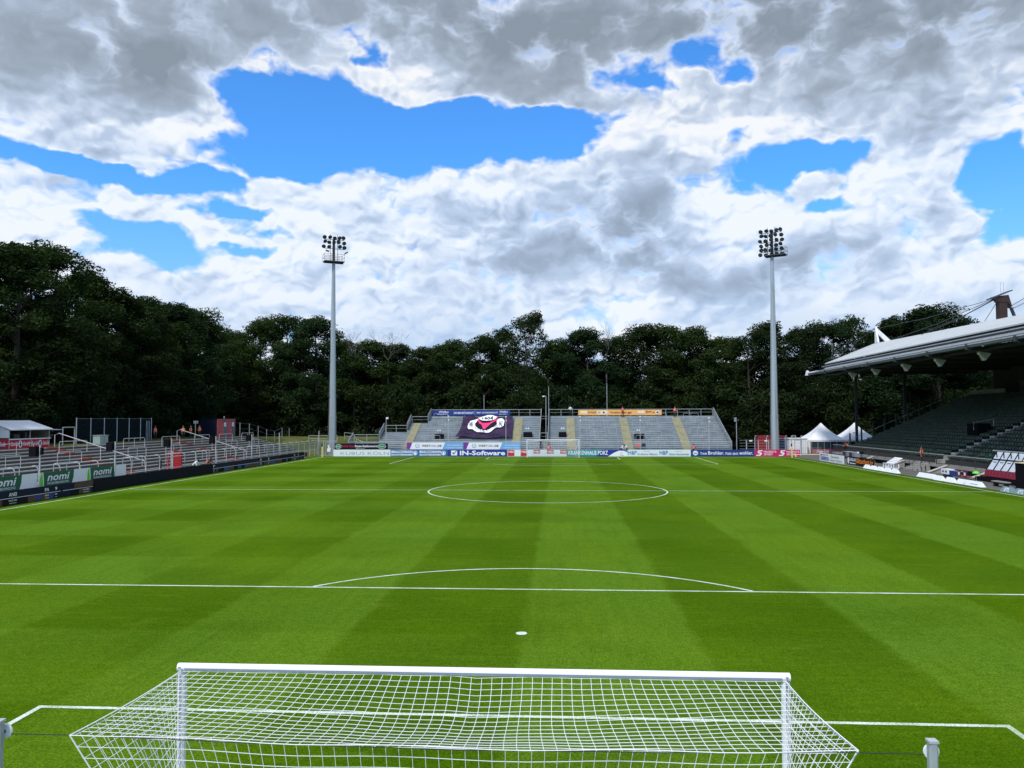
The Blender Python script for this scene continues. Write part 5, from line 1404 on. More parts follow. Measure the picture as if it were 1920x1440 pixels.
for dx in (-0.05, 0.28): obj('antenna', MB().tube((dx, 0, 19.2), (dx, 0, 20.6), 0.02, 4), steel, py)
for k, (dx, y2, x2, z2) in enumerate([(0.0, 111.5, 48.6, 18.9), (0, 104, 47.5, 16.5), (0, 95, 48.3, 16.8), (0, 92, 46.0, 15.9)]):
    a_ = Vector((-0.9, 0, 18.7 - 0.05 * k)); b_ = Vector((x2 - 50.0, y2 - 81.3, z2)); mid = (a_ + b_) / 2 - Vector((0, 0, 0.25))
    obj('stay_cable', MB().path([a_, mid, b_], 0.035, 4), steel_d, py)
for a_, b_ in (((1.0, 0, 17.9), (2.0, -30, 24)), ((1.0, 0, 17.5), (2.0, -30, 22.5)), ((-0.6, 0, 18.2), (-0.8, 2, 16.5))):
    obj('stay_cable', MB().tube(a_, b_, 0.03, 4), steel_d, py)
obj('edge_cable', MB().tube((48.2, 112, 19.0), (41.5, 112.6, 13.8), 0.03, 4), steel_d, fn)
# roof lamps
lm = thing('roof_floodlight', 'whitish cone floodlight under the main stand roof, the farthest one', 'floodlight', (40.3, 100.5, 11.2), 0, 'floodlights under the main stand roof')
obj('housing', MB().lathe([(0.02, -0.2), (0.14, -0.14), (0.19, 0), (0.14, 0.14), (0.02, 0.2)], 10, (-0.05, 0.15, 0.42)), whitep, lm, smooth=True)
sh = MB(); sh.add([(-0.05, 0.0, 0.28), (0.12, 0.0, 0.52), (0.12, 0.3, 0.52), (-0.05, 0.3, 0.28), (0.38, -0.25, -0.30), (0.86, -0.25, 0.34), (0.86, 0.55, 0.34), (0.38, 0.55, -0.30)], [(3, 2, 1, 0), (0, 1, 5, 4), (1, 2, 6, 5), (2, 3, 7, 6), (3, 0, 4, 7), (4, 5, 6, 7)])
obj('reflector', sh, steel_l, lm)
obj('hanger', MB().tube((0, 0.15, 0.6), (0, 0.15, 0.95), 0.03, 4), steel_d, lm)
for y, lb in ((92.6, 'whitish cone floodlight under the main stand roof, second from the far end'), (83.8, 'whitish cone floodlight under the main stand roof, the middle one'), (75.7, 'whitish cone floodlight under the main stand roof, fourth from the far end'), (67.0, 'whitish cone floodlight under the main stand roof, nearest and largest')):
    dup(lm, (40.3, y, 11.2), 0, lb)
t = thing('hanging_lamp', 'small white lamp hanging between the first two roof floodlights', 'lamp', (40.1, 96.8, 11.0)); obj('rod', MB().tube((0, 0, 0.25), (0, 0, 0.8), 0.02, 4), steel_l, t); obj('bulb', MB().lathe([(0.04, 0.25), (0.14, 0.1), (0.12, -0.08), (0.03, -0.12)], 8), whitep, t)

# ramps and parapets between track and platform
def wedge(y, label, x0=37.9, w=0.35):
    t = thing('ramp_wall', label, 'wall', (0, 0, 0), 0, 'concrete ramp walls in front of the main stand')
    obj('wall', MB().prism_y([(x0, 0), (39.68, 0), (39.68, 0.72), (x0, 0.06)], y, y + w), concrete, t)
    obj('coping', MB().prism_y([(x0 - 0.05, 0.065), (39.68, 0.725), (39.68, 0.80), (x0 - 0.05, 0.13)], y - 0.08, y + w + 0.08), mat('pale_coping', (0.45, 0.43, 0.38), 0.85, 0, 0.15, 2), t)
wedge(72.7, 'sloping concrete parapet right of the steward\'s stairs')
wedge(82.6, 'sloping concrete parapet right of the white crates')
wedge(64.4, 'sloping concrete parapet left of the glazed dugout')
wedge(91.5, 'sloping concrete parapet behind the orange lettered board')
st = thing('access_stairs', 'low concrete stairs with thin railings leading up to the main stand platform', 'stairs', (0, 0, 0))
for k in range(4): obj('step', MB().box(38.0 + 0.42 * k, 38.42 + 0.42 * k + 0.1, 76.6, 79.2, 0, 0.18 * (k + 1)), concrete, st)
for yy in (76.6, 79.2):
    m = MB(); m.path([(38.0, yy, 0), (38.0, yy, 1.1), (39.7, yy, 1.8), (39.7, yy, 0.74)], 0.025, 5); m.tube((38.8, yy, 0.3), (38.8, yy, 1.4), 0.02, 4); obj('hand_rail', m, steel_d, st)

# white crates with slanted lid
cr = thing('white_crates', 'white open crates under a slanted white lid beside the track', 'crate', (37.3, 79.0, 0), 0)
for k in range(4):
    y = k * 0.72
    c = MB(); c.box(-0.3, 0.3, y, y + 0.68, 0.05, 0.12); c.box(-0.3, -0.24, y, y + 0.68, 0.48, 0.56)
    for yy in (y, y + 0.60): c.box(-0.3, -0.22, yy, yy + 0.08, 0.122, 0.478); c.box(0.22, 0.3, yy, yy + 0.08, 0.122, 0.56)
    obj('crate', c, whitep, cr)
obj('lid', MB().prism_y([(-0.25, 0.60), (-0.20, 0.57), (0.75, 1.15), (0.70, 1.20)], 0.1, 2.1), whitep, cr)
for k in range(3): obj('lid_groove', MB().prism_y([(-0.05 + k * 0.25, 0.735 + k * 0.153), (0.0 + k * 0.25, 0.77 + k * 0.153), (0.0 + k * 0.25, 0.775 + k * 0.153), (-0.05 + k * 0.25, 0.745 + k * 0.153)], 0.12, 2.08), greyp, cr)

# boards along the right touchline (facing the pitch)
RG = 'boards along the right touchline'
board('advertising_board', 'white board with dark blue heating brand lettering, first of the right touchline', 'advertising board', (35.0, 97.3, 0), -PI / 2, 8.9, 1.0, whitep,
      [('poly', [(0.3, 0.76), (3.3, 0.76), (3.3, 0.84), (0.3, 0.84)], deepblue), ('poly', [(0.3, 0.12), (3.6, 0.12), (3.6, 0.2), (0.3, 0.2)], deepblue), ('text', 'Kadanus', 0.4, 3.5, 0.24, 0.74, royal, 0, 0.03), ('text', 'Gesundheit', 4.3, 7.3, 0.56, 0.84, greyp, 0, 0.015), ('text', 'Dienst', 4.0, 5.8, 0.16, 0.4, greyp, 0, 0.015), ('text', 'Service', 6.2, 8.2, 0.16, 0.4, greyp, 0, 0.015)], 0.05, RG)
board('advertising_board', 'black board with large orange letters beside the white one on the right touchline', 'advertising board', (35.35, 88.3, 0), -PI / 2, 8.2, 1.0, blackprint,
      [('disc', 0.45, 0.5, 0.3, 0.4, whitep), ('text', 'LANLAR', 0.85, 2.9, 0.46, 0.84, whitep, 0, 0.02), ('poly', [(0.9, 0.16), (2.8, 0.16), (2.8, 0.26), (0.9, 0.26)], whitep), ('text', 'Blitzschutz.kg', 3.1, 8.0, 0.14, 0.88, orange2, 0, 0.03)], 0.05, RG)
def wedge_board(y0, w, label, name='foam_board', m_=whitep, x=34.45, h=0.42, txt=None):
    t = thing(name, label, 'wedge board', (x, y0, 0), -PI / 2, 'low wedge boards along the right touchline')
    e = 0.16
    b = MB(); b.add([(0, 0, 0.01), (w, 0, 0.01), (w - e, 0.22, h), (e, 0.22, h), (0, 0.45, 0.01), (w, 0.45, 0.01)], [(0, 1, 2, 3), (4, 3, 2, 5), (0, 3, 4), (1, 5, 2), (0, 4, 5, 1)])
    obj('body', b, m_, t)
    if txt:
        M_ = Matrix.Translation((0, -0.004, 0.01)) @ Matrix.Rotation(-math.atan2(0.22, h), 4, 'X')
        obj('lettering', text_mb(txt[0], txt[1], txt[2], txt[3], txt[4], -0.004, 0.1, 0.02).xf(M_), txt[5], t)
    return t
names = ['leftmost', 'second', 'third', 'fourth', 'fifth']
for k in range(5): wedge_board(80.9 - k * 1.82, 1.56, f'low white wedge board, {names[k]} from the left in the group of five')
wedge_board(68.3, 3.6, 'long low white wedge board at the left of the second group', x=34.75)
for k, (y, nm_) in enumerate(((64.2, 'first'), (62.2, 'second'), (60.2, 'third'))): wedge_board(y, 1.6, f'short low white wedge board, {nm_} after the long one of the second group')
wedge_board(58.9, 2.8, 'long low white wedge board with faint grey print, right end of the second group', txt=('westenergie', 1.0, 2.2, 0.12, 0.24, greyp))
wedge_board(52.7, 1.65, 'low grey wedge board lettered ETL, left one near the right picture edge', m_=teal_plate, x=34.1, txt=('ETL', 0.5, 1.2, 0.08, 0.36, whitep))
wedge_board(50.9, 1.65, 'low grey wedge board lettered ETL, right one at the picture edge', m_=teal_plate, x=34.1, txt=('ETL', 0.5, 1.2, 0.08, 0.36, whitep))

# dugout
dg = thing('team_dugout', 'slanted glazed team dugout with a row of dark red seats', 'dugout', (38.4, 56.9, 0))
for k in range(6):
    y = k * 1.12
    for (x0, z0, x1, z1) in ((0.45, 1.0, 1.0, 1.85), (1.0, 1.93, 0.55 + 0.85, 2.55)):
        w = MB(); w.add([(x0, y + 0.06, z0), (x0, y + 1.06, z0), (x1, y + 1.06, z1), (x1, y + 0.06, z1), (x0 + .02, y + 0.06, z0), (x0 + .02, y + 1.06, z0), (x1 + .02, y + 1.06, z1), (x1 + .02, y + 0.06, z1)], [(0, 1, 2, 3), (7, 6, 5, 4), (0, 4, 5, 1), (3, 2, 6, 7)])
        wp = obj('glazing_panel', w, dugglass, dg)
        if z0 < 1.5: obj('air_slot', MB().box(x0 + 0.38, x0 + 0.42, y + 0.3, y + 0.8, z1 - 0.22, z1 - 0.17), black, wp)
        else: obj('air_slot', MB().box(x0 + 0.02, x0 + 0.06, y + 0.5, y + 0.6, z0 + 0.15, z0 + 0.5), black, wp)
    obj('frame_rib', MB().path([(0.42, y, 0.2), (0.42, y, 1.0), (0.98, y, 1.9), (1.4, y, 2.6)], 0.045, 4), black, dg)
obj('frame_rib', MB().path([(0.42, 6.75, 0.2), (0.42, 6.75, 1.0), (0.98, 6.75, 1.9), (1.4, 6.75, 2.6)], 0.045, 4), black, dg)
obj('frame_rail', MB().tube((0.97, 0, 1.9), (0.97, 6.75, 1.9), 0.05, 4), black, dg); obj('top_rail', MB().tube((1.4, 0, 2.62), (1.4, 7.4, 2.62), 0.06, 4), steel_l, dg)
obj('base', MB().box(-0.5, 0.6, -0.2, 6.9, 0.0, 0.35), black, dg)
for k in range(12):
    y = 0.1 + k * 0.55
    obj('seat', MB().box(-0.25, 0.2, y, y + 0.46, 0.45, 0.52).prism_y([(0.14, 0.52), (0.2, 0.52), (0.34, 1.0), (0.28, 1.0)], y, y + 0.46), seatred, dg)
t = thing('speaker_stack', 'tall black box with pale top at the right picture edge beside the dugout', 'box', (37.2, 54.3, 0))
obj('body', MB().bevbox(-0.5, 0.5, -1.0, 1.0, 0.05, 2.0, 0.04), black, t); obj('top', MB().box(-0.55, 0.55, -1.05, 1.05, 2.003, 2.07), cream, t)
t = thing('low_bench', 'low pale bench on the track in front of the tall black box', 'bench', (36.3, 56.6, 0))
obj('seat', MB().box(-0.25, 0.25, -1.0, 1.0, 0.38, 0.45), concrete, t)
for yy in (-0.8, 0.7): obj('leg', MB().box(-0.2, 0.2, yy, yy + 0.1, 0, 0.378), steel_d, t)

# physio corner: table, crate, folding chairs, green ball
t = thing('folding_table', 'folding table with blue cloth beside the white crate left of the dugout', 'table', (36.9, 64.8, 0))
obj('tabletop', MB().box(-0.4, 0.4, -0.9, 0.9, 0.70, 0.74), greyp, t); obj('cloth', MB().box(-0.42, -0.41, -0.8, 0.7, 0.28, 0.74), deepblue, t)
for xx in (-0.3, 0.3):
    for yy in (-0.8, 0.8): obj('leg', MB().tube((xx, yy, 0), (xx, yy, 0.7), 0.02, 4), steel_d, t)
t = thing('white_crate', 'small white crate with dark openings left of the folding table', 'crate', (36.9, 66.0, 0))
obj('body', MB().box(-0.3, 0.3, 0, 1.3, 0.35, 0.82), whitep, t)
for k in range(2): obj('opening', MB().box(-0.31, -0.302, 0.25 + k * 0.55, 0.5 + k * 0.55, 0.5, 0.68), black, t)
obj('stand', MB().box(-0.2, 0.2, 0.1, 1.2, 0, 0.348), steel_d, t)
def chair(x, y, label):
    t = thing('folding_chair', label, 'chair', (x, y, 0), 0, 'dark red folding chairs left of the dugout')
    obj('seat', MB().box(-0.25, 0.25, -0.25, 0.25, 0.42, 0.46), seatred, t)
    b = obj('backrest', MB().box(-0.30, -0.26, -0.27, 0.27, 0.46, 0.98), seatred, t)
    obj('white_patch', MB().box(-0.306, -0.302, -0.14, 0.14, 0.6, 0.86), whitep, b)
    for xx in (-0.24, 0.24):
        for yy in (-0.22, 0.22): obj('leg', MB().tube((xx, yy, 0), (-xx * 0.6, yy, 0.42), 0.014, 4), black, t)
chair(35.9, 61.9, 'left dark red folding chair with white patch, near the green ball'); chair(35.9, 60.9, 'right dark red folding chair with white patch, near the green ball')
t = thing('green_umbrella', 'half open bright green umbrella lying behind the dark red chairs', 'umbrella', (37.2, 62.2, 0.35))
obj('canopy', MB().lathe([(0.33, 0.36), (0.27, 0.46), (0.14, 0.54), (0.02, 0.58)], 8), limep, t); obj('shaft', MB().tube((0, 0, -0.34), (0, 0, 0.58), 0.015, 4), steel_l, t)

# equipment in front of the first board
t = thing('equipment_cases', 'black equipment cases on legs behind the white heating board', 'equipment case', (37.6, 91.0, 0))
for k in range(4): c = obj('case', MB().bevbox(-0.35, 0.35, k * 1.1, k * 1.1 + 0.95, 0.6, 1.25, 0.03), steel_d if k % 2 else greyp, t); obj('lid_edge', MB().box(-0.36, 0.36, k * 1.1 - 0.01, k * 1.1 + 0.96, 1.252, 1.28), steel_l, c)
for k in range(4): obj('leg', MB().tube((0, k * 1.1 + 0.4, 0), (0, k * 1.1 + 0.4, 0.6), 0.03, 4), steel, t)
t = thing('television_camera', 'small white and black television camera on a tripod behind the white heating board', 'camera', (37.6, 89.8, 0))
for a_ in (0, 2.1, 4.2): obj('leg', MB().tube((0.4 * math.cos(a_), 0.4 * math.sin(a_), 0), (0, 0, 1.2), 0.025, 4), steel_d, t)
obj('body', MB().box(-0.3, 0.3, -0.1, 0.1, 1.2, 1.45), black, t); obj('lens_hood', MB().box(-0.5, -0.3, -0.08, 0.08, 1.24, 1.42), whitep, t)

# ------------------------------------------------------------------ far right corner: tents, cabin, containers, fence
def pagoda(x, y, hw, label, windows):
    t = thing('pagoda_tent', label, 'tent', (x, y, 0), 0, 'white pagoda tents behind the far right corner')
    m = MB(); n = 7; eave, apex = 2.15, 4.75
    prof = [(hw * (1 - f) ** 1.0, eave + (apex - eave) * (f ** 1.55)) for f in [k / n for k in range(n + 1)]]
    vs = []
    for r, z in prof: r = max(r, 0.04); vs += [(-r, -r, z), (r, -r, z), (r, r, z), (-r, r, z)]
    fs = [(4 * i + j, 4 * i + (j + 1) % 4, 4 * i + 4 + (j + 1) % 4, 4 * i + 4 + j) for i in range(n) for j in range(4)] + [tuple(4 * n + j for j in range(4))]
    m.add(vs, fs); rf_ = obj('roof', m, tarp, t)
    obj('valance', MB().box(-hw, hw, -hw - 0.01, -hw + 0.01, eave - 0.28, eave).box(-hw - 0.01, -hw + 0.01, -hw, hw, eave - 0.28, eave).box(hw - 0.01, hw + 0.01, -hw, hw, eave - 0.28, eave), tarp, rf_)
    for sx in (-1, 1):
        for sy in (-1, 1): obj('leg', MB().box(sx * (hw - 0.05) - 0.05, sx * (hw - 0.05) + 0.05, sy * (hw - 0.05) - 0.05, sy * (hw - 0.05) + 0.05, 0, eave - 0.28), steel_l, t)
    if windows:
        for k in range(6):
            x0 = -hw + 0.75 + k * 0.95
            p = obj('window', MB().box(x0, x0 + 0.86, -hw + 0.05, -hw + 0.10, 0.75, 1.85), glassd, t)
            obj('window_frame', MB().box(x0 - 0.04, x0, -hw + 0.02, -hw + 0.12, 0.7, 1.9), steel_l, p)
        obj('side_curtain', MB().box(-hw, -hw + 0.55, -hw + 0.02, -hw + 0.06, 0.05, eave - 0.28), tarp, t)
        b = obj('bar_front', MB().box(-hw + 0.75, hw - 0.2, -hw + 0.03, -hw + 0.08, 0.05, 0.72), mat('faded_red_print', (0.35, 0.10, 0.13), 0.7, 0, 0.2, 2), t)
        obj('lettering', text_mb('Coca-Cola', -hw + 1.4, -hw + 3.3, 0.2, 0.62, -hw + 0.02, 0.3, 0.02), whitep, b)
    else:
        obj('vent', MB().box(-0.75, -0.35, -hw * 0.48, -hw * 0.46, 3.05, 3.2), steel_d, t)
pagoda(42.3, 119.5, 3.15, 'left white pagoda tent with windows and a faded red bar front', True)
pagoda(48.2, 121.5, 3.15, 'right white pagoda tent, partly behind the black stand posts', False)
cb_ = thing('white_cabin', 'white cabin with a closed door between the magenta board and the tents', 'cabin', (36.1, 115.0, 0))
obj('wall', MB().box(0, 2.7, 0, 3.0, 0.1, 2.35), tarp, cb_)
d = obj('door', MB().box(0.85, 1.75, -0.04, -0.004, 0.2, 2.1), white, cb_); obj('door_frame', MB().box(0.76, 0.84, -0.05, -0.002, 0.12, 2.2).box(1.76, 1.84, -0.05, -0.002, 0.12, 2.2).box(0.84, 1.76, -0.05, -0.002, 2.11, 2.2), greyp, d); obj('handle', MB().box(1.6, 1.68, -0.08, -0.042, 1.1, 1.16), steel_d, d)
obj('roof', MB().box(-0.08, 2.78, -0.08, 3.08, 2.352, 2.44), tarp, cb_)
for k in range(2): obj('wall_seam', MB().box(2.05 + 0.3 * k, 2.08 + 0.3 * k, -0.012, -0.002, 0.12, 2.34), greyp, cb_)
t = thing('air_conditioner', 'small grey ventilation box on the white cabin roof', 'ventilator', (36.6, 115.4, 2.44)); obj('casing', MB().box(0, 0.62, 0, 0.4, 0, 0.42), steel, t); obj('grille', MB().box(0.1, 0.5, -0.02, -0.003, 0.08, 0.34), steel_d, t)
t = thing('red_container', 'red container behind the right floodlight mast', 'container', (32.0, 117.5, 0))
obj('end_wall', MB().box(0, 4.4, 0, 2.4, 0.1, 2.75), mat('container_red', (0.26, 0.02, 0.03), 0.6, 0, 0.15, 2), t)
for k in range(14): obj('rib', MB().box(0.15 + k * 0.3, 0.27 + k * 0.3, -0.04, -0.003, 0.2, 2.65), MATS['container_red'], t)
t = thing('navy_box', 'dark blue box container between the red container and the white cabin', 'container', (34.9, 116.6, 0)); obj('body', MB().bevbox(0, 1.35, 0, 2, 0.05, 2.3, 0.03), mat('cabinet_navy', (0.015, 0.03, 0.08), 0.6), t); obj('lid', MB().box(-0.03, 1.38, -0.03, 2.03, 2.303, 2.36), steel_l, t)

fe = thing('bar_fence', 'galvanised bar fence with curved post tops behind the dark blue and magenta boards', 'fence', (0, 0, 0))
for k in range(5): obj('bar', MB().tube((27.4, 109.6, 0.6 + k * 0.42), (36.2, 109.6, 0.6 + k * 0.42), 0.022, 4), steel, fe)
for k, x in enumerate((29.6, 31.3, 34.0, 36.2)):
    obj('curved_post', MB().path([(x, 109.6, 0), (x, 109.6, 2.6), (x + 0.05, 109.6, 2.85), (x + 0.22, 109.6, 2.95)], 0.06, 6), steel_l if k % 2 else steel, fe)
for x in (28.4, 30.1, 31.6, 34.9): obj('flat_post', MB().box(x - 0.06, x + 0.06, 109.62, 109.7, 0, 2.35), steel_l, fe)
for x in (29.0, 31.2): obj('notice', MB().box(x - 0.22, x + 0.22, 109.55, 109.57, 2.1, 2.3), whitep, fe)
t = thing('lamp_pole', 'dark pole with square lamp box right of the far stand', 'lamp post', (27.6, 112.5, 0)); obj('pole', MB().tube((0, 0, 0), (0, 0, 5.3), 0.06, 5), steel, t); obj('lamp_box', MB().box(-0.32, 0.0, -0.15, 0.15, 5.0, 5.65), greyp, t); obj('small_lamp', MB().box(0.12, 0.35, -0.1, 0.1, 5.1, 5.35), steel_d, t)
t = thing('barrier_beam', 'pale wooden beam on the ground behind the far right corner flag', 'beam', (34.2, 106.2, 0)); obj('beam', MB().box(0, 5.0, 0, 0.12, 0.3, 0.42), cream, t); obj('foot', MB().box(0.2, 0.35, -0.1, 0.25, 0, 0.298), cream, t); obj('foot', MB().box(4.5, 4.65, -0.1, 0.25, 0, 0.298), cream, t)
t = thing('steel_barrier', 'low grey crowd barriers in front of the white cabin', 'barrier', (0, 0, 0))
for k in range(3):
    x = 36.3 + k * 1.25; b = MB(); b.path([(x, 112, 0.15), (x, 112, 1.1), (x + 1.1, 112, 1.1), (x + 1.1, 112, 0.15), (x, 112, 0.15)], 0.02, 4)
    for q in range(1, 7): b.tube((x + q * 0.157, 112, 0.15), (x + q * 0.157, 112, 1.1), 0.01, 4)
    obj('barrier_panel', b, steel, t)

# ================================================================== PEOPLE
def grow(joints, edges, radii):
    me = bpy.data.meshes.new('sk'); me.from_pydata([Vector(j) for j in joints], edges, [])
    o = bpy.data.objects.new('sk', me); COL.objects.link(o)
    md = o.modifiers.new('s', 'SKIN'); md.use_smooth_shade = True
    for i, r in enumerate(radii):
        me.skin_vertices[0].data[i].radius = (r, r) if not isinstance(r, tuple) else r
        me.skin_vertices[0].data[i].use_root = (i == 0)
    sb = o.modifiers.new('d', 'SUBSURF'); sb.levels = 1; sb.render_levels = 1
    dg = bpy.context.evaluated_depsgraph_get(); dg.update()
    out_ = bpy.data.meshes.new_from_object(o.evaluated_get(dg))
    bpy.data.objects.remove(o, do_unlink=True); bpy.data.meshes.remove(me)
    return out_
def body(pose):
    # x right, -y front
    if pose == 'bend':
        P = dict(pel=(0, 0.10, 0.95), che=(0, -0.22, 1.25), nec=(0, -0.36, 1.38), hed=(0, -0.46, 1.46), top=(0, -0.54, 1.52),
                 shl=(-0.19, -0.30, 1.32), ell=(-0.24, -0.42, 1.08), hal=(-0.16, -0.55, 0.92), shr=(0.19, -0.30, 1.32), elr=(0.24, -0.45, 1.10), har=(0.16, -0.58, 0.95),
                 hil=(-0.10, 0.09, 0.90), knl=(-0.12, 0.0, 0.48), anl=(-0.13, 0.05, 0.09), tol=(-0.14, -0.12, 0.04), hir=(0.10, 0.09, 0.90), knr=(0.12, 0.03, 0.48), anr=(0.13, 0.10, 0.09), tor=(0.14, -0.07, 0.04))
    elif pose == 'crouch':
        P = dict(pel=(0, 0.12, 0.45), che=(0, -0.08, 0.86), nec=(0, -0.14, 1.00), hed=(0, -0.18, 1.11), top=(0, -0.18, 1.22),
                 shl=(-0.19, -0.10, 0.94), ell=(-0.26, -0.30, 0.74), hal=(-0.14, -0.46, 0.70), shr=(0.19, -0.10, 0.94), elr=(0.26, -0.30, 0.74), har=(0.14, -0.46, 0.70),
                 hil=(-0.11, 0.10, 0.42), knl=(-0.16, -0.32, 0.50), anl=(-0.15, -0.10, 0.09), tol=(-0.16, -0.28, 0.04), hir=(0.11, 0.10, 0.42), knr=(0.16, -0.30, 0.44), anr=(0.15, -0.05, 0.09), tor=(0.16, -0.22, 0.04))
    else:
        P = dict(pel=(0, 0, 0.95), che=(0, 0.01, 1.28), nec=(0, 0, 1.47), hed=(0, -0.02, 1.58), top=(0, -0.02, 1.70),
                 shl=(-0.19, 0, 1.40), ell=(-0.26, 0.02, 1.13), hal=(-0.25, -0.08, 0.86), shr=(0.19, 0, 1.40), elr=(0.26, 0.02, 1.13), har=(0.25, -0.08, 0.86),
                 hil=(-0.10, 0, 0.90), knl=(-0.12, -0.02, 0.50), anl=(-0.13, 0.02, 0.09), tol=(-0.15, -0.14, 0.04), hir=(0.10, 0, 0.90), knr=(0.13, -0.03, 0.50), anr=(0.15, 0.02, 0.09), tor=(0.17, -0.14, 0.04))
        if pose == 'arms':
            P.update(ell=(-0.30, -0.08, 1.20), hal=(-0.05, -0.24, 1.26), elr=(0.30, -0.08, 1.20), har=(0.06, -0.26, 1.22))
    names_ = list(P); ix = {n_: i for i, n_ in enumerate(names_)}
    E_ = [('pel', 'che'), ('che', 'nec'), ('nec', 'hed'), ('hed', 'top'), ('che', 'shl'), ('shl', 'ell'), ('ell', 'hal'), ('che', 'shr'), ('shr', 'elr'), ('elr', 'har'),
          ('pel', 'hil'), ('hil', 'knl'), ('knl', 'anl'), ('anl', 'tol'), ('pel', 'hir'), ('hir', 'knr'), ('knr', 'anr'), ('anr', 'tor')]
    Rd = dict(pel=(0.15, 0.12), che=(0.17, 0.12), nec=0.06, hed=0.095, top=0.075, shl=0.07, ell=0.05, hal=0.04, shr=0.07, elr=0.05, har=0.04, hil=0.10, knl=0.07, anl=0.05, tol=0.045, hir=0.10, knr=0.07, anr=0.05, tor=0.045)
    me = grow([P[n_] for n_ in names_], [(ix[a_], ix[b_]) for a_, b_ in E_], [Rd[n_] for n_ in names_])
    region = {0: ['hed', 'top', 'hal', 'har'], 1: ['che', 'nec', 'shl', 'shr', 'ell', 'elr'], 2: ['pel', 'hil', 'hir', 'knl', 'knr', 'anl', 'anr', 'tol', 'tor']}
    anchors = [(Vector(P[n_]), r) for r, ns_ in region.items() for n_ in ns_]
    extra = Vector(P['pel']).lerp(Vector(P['che']), 0.4); anchors.append((extra, 1))
    for m_ in (skin, shirtd, trousers): me.materials.append(m_)
    for p in me.polygons:
        c = p.center; p.material_index = min(anchors, key=lambda a_: (a_[0] - c).length)[1]
    return me, P
BODIES = {}
def person(loc, rz, pose, vest, label, top=shirtd, legs=trousers, cap=None, scale=1.0, group=None):
    if pose not in BODIES: BODIES[pose] = body(pose)
    base, P = BODIES[pose]
    idx = [p.material_index for p in base.polygons]; me = base.copy(); me.materials.clear()
    for m_ in (skin, top, legs): me.materials.append(m_)
    me.polygons.foreach_set('material_index', idx)
    t = thing('person', label, 'person', loc, rz, group); t.scale = (scale,) * 3
    link('body', me, t)
    if vest:
        a_, b_ = Vector(P['pel']).lerp(Vector(P['che']), 0.1), Vector(P['nec']).lerp(Vector(P['che']), 0.25)
        v = MB(); n = 12; d = (b_ - a_).normalized(); side = Vector((1, 0, 0)); fwd = d.cross(side)
        vs = []
        for f, rx, ry in ((0, 0.21, 0.16), (0.5, 0.22, 0.165), (0.85, 0.23, 0.15), (1.0, 0.15, 0.11)):
            c = a_.lerp(b_, f); vs += [c + side * rx * math.cos(2 * PI * j / n) + fwd * ry * math.sin(2 * PI * j / n) for j in range(n)]
        v.add(vs, [(i * n + j, i * n + (j + 1) % n, (i + 1) * n + (j + 1) % n, (i + 1) * n + j) for i in range(3) for j in range(n)])
        ve = obj('vest', v, vest, t, smooth=True)
        c = a_.lerp(b_, 0.45); s_ = MB(); vs = []
        for q in (-0.03, 0.03): vs += [c + d * q + side * 0.224 * math.cos(2 * PI * j / n) + fwd * 0.169 * math.sin(2 * PI * j / n) for j in range(n)]
        s_.add(vs, [(j, (j + 1) % n, n + (j + 1) % n, n + j) for j in range(n)]); obj('reflective_stripe', s_, steel_l, ve)
    h = Vector(P['hed']).lerp(Vector(P['top']), 0.6); up = (Vector(P['top']) - Vector(P['hed'])).normalized()
    hm = MB().lathe([(0.098, -0.02), (0.102, 0.04), (0.08, 0.09), (0.03, 0.115)], 10).xf(Matrix.Translation(h + Vector((0, 0.018, 0))) @ up.to_track_quat('Z', 'Y').to_matrix().to_4x4())
    obj('hair' if not cap else 'cap', hm, cap or hair, t, smooth=True)
    return t
SG = 'stewards in orange vests'
person((-47.6, 90.6, 3.0), 0.9, 'stand', hivis, 'steward in orange vest, left one of the three by the toilet container', group=SG)
person((-47.4, 92.3, 3.0), 1.9, 'stand', hivis, 'steward in orange vest, middle one of the three, left of the sign post', group=SG)
person((-47.2, 94.4, 3.0), 1.3, 'arms', hivis, 'steward in orange vest, right one of the three, next to the toilet container', group=SG)
person((-50.6, 89.2, 3.0), 1.3, 'stand', hivis_r, 'steward in red vest standing in the dark right of the mesh enclosure', group=SG)
person((-35.25, 70.6, 0.0), 1.0, 'bend', hivis, 'person in orange vest bending behind the end of the plain black board', top=shirtd)
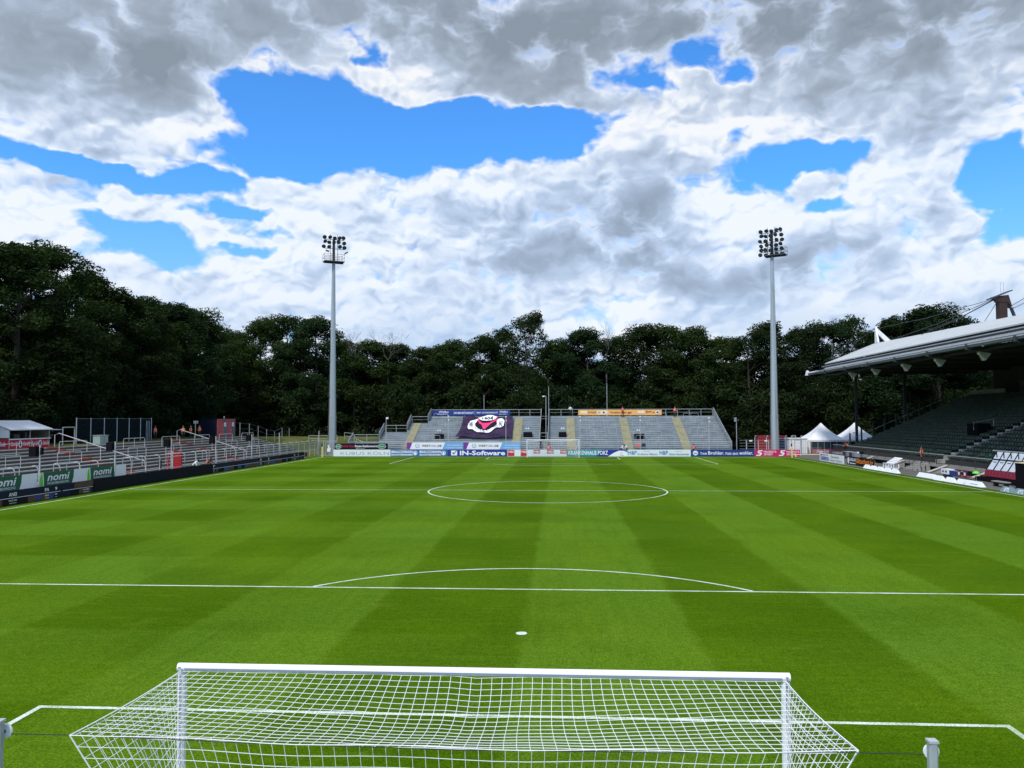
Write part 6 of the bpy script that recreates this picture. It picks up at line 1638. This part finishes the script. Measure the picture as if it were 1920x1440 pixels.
person((-35.25, 67.3, 0.0), 1.6, 'bend', None, 'person in white shirt bending behind the plain black board', top=shirtw)
person((-36.2, 62.6, 0.3), 1.6, 'stand', None, 'person in dark clothes beside the red gate', top=shirtd)
person((2.75, WY + 0.55, WZ), 0.2, 'arms', None, 'person with white sleeves on the far stand, left of the orange banner', top=shirtw, legs=trousers)
person((11.4, WY - 0.15, WZ - RZ + 0.1), 0, 'arms', hivis_r, 'steward in orange vest standing in front of the orange banner', group=SG)
person((20.0, WY - 0.15, WZ - RZ + 0.1), 0, 'stand', hivis_r, 'steward in orange vest at the top of the right aisle of the far stand', group=SG)
person((-0.7, 109.4, 0.1), 0, 'stand', hivis_r, 'steward in orange vest behind the far goal, head above the white board', scale=0.95, group=SG)
person((20.7, 109.6, 0.1), 0, 'stand', hivis_r, 'steward in orange vest behind the meeting of the pale and dark blue boards', scale=0.95, group=SG)
person((10.1, 109.7, 0.1), 0.8, 'bend', None, 'person in white shirt bending behind the pale craftsmen board', top=shirtw)
person((10.9, 109.7, 0.1), -0.8, 'bend', None, 'second person in white shirt stooping beside the other one behind the pale craftsmen board', top=shirtw)
person((39.9, 101.2, 0.75), -1.2, 'bend', hivis, 'steward in orange vest bending over near the left end of the main stand', group=SG)
person((38.3, 97.6, 0.0), -1.5, 'crouch', None, 'person in red jacket crouching behind the white heating board', top=shirtr)
person((39.5, 77.9, 0.75), -2.0, 'stand', hivis, 'steward in orange vest on top of the access stairs of the main stand', group=SG)
person((38.6, 54.6, 0.6), -1.4, 'stand', None, 'person in red jacket and white cap behind the tall black box', top=shirtr, cap=whitep)
t = thing('clothes_on_rail', 'red and dark garments on the front rail below the middle aisle of the far stand', 'clothes', (12.3, 110.55, 0))
obj('garment', MB().prism_y([(0, 1.3), (0.7, 1.35), (0.8, 1.75), (0.1, 1.7)], 0, 0.08), hivis_r, t); obj('garment', MB().prism_y([(0.85, 1.3), (1.5, 1.3), (1.45, 1.8), (0.9, 1.75)], 0, 0.08), shirtd, t)
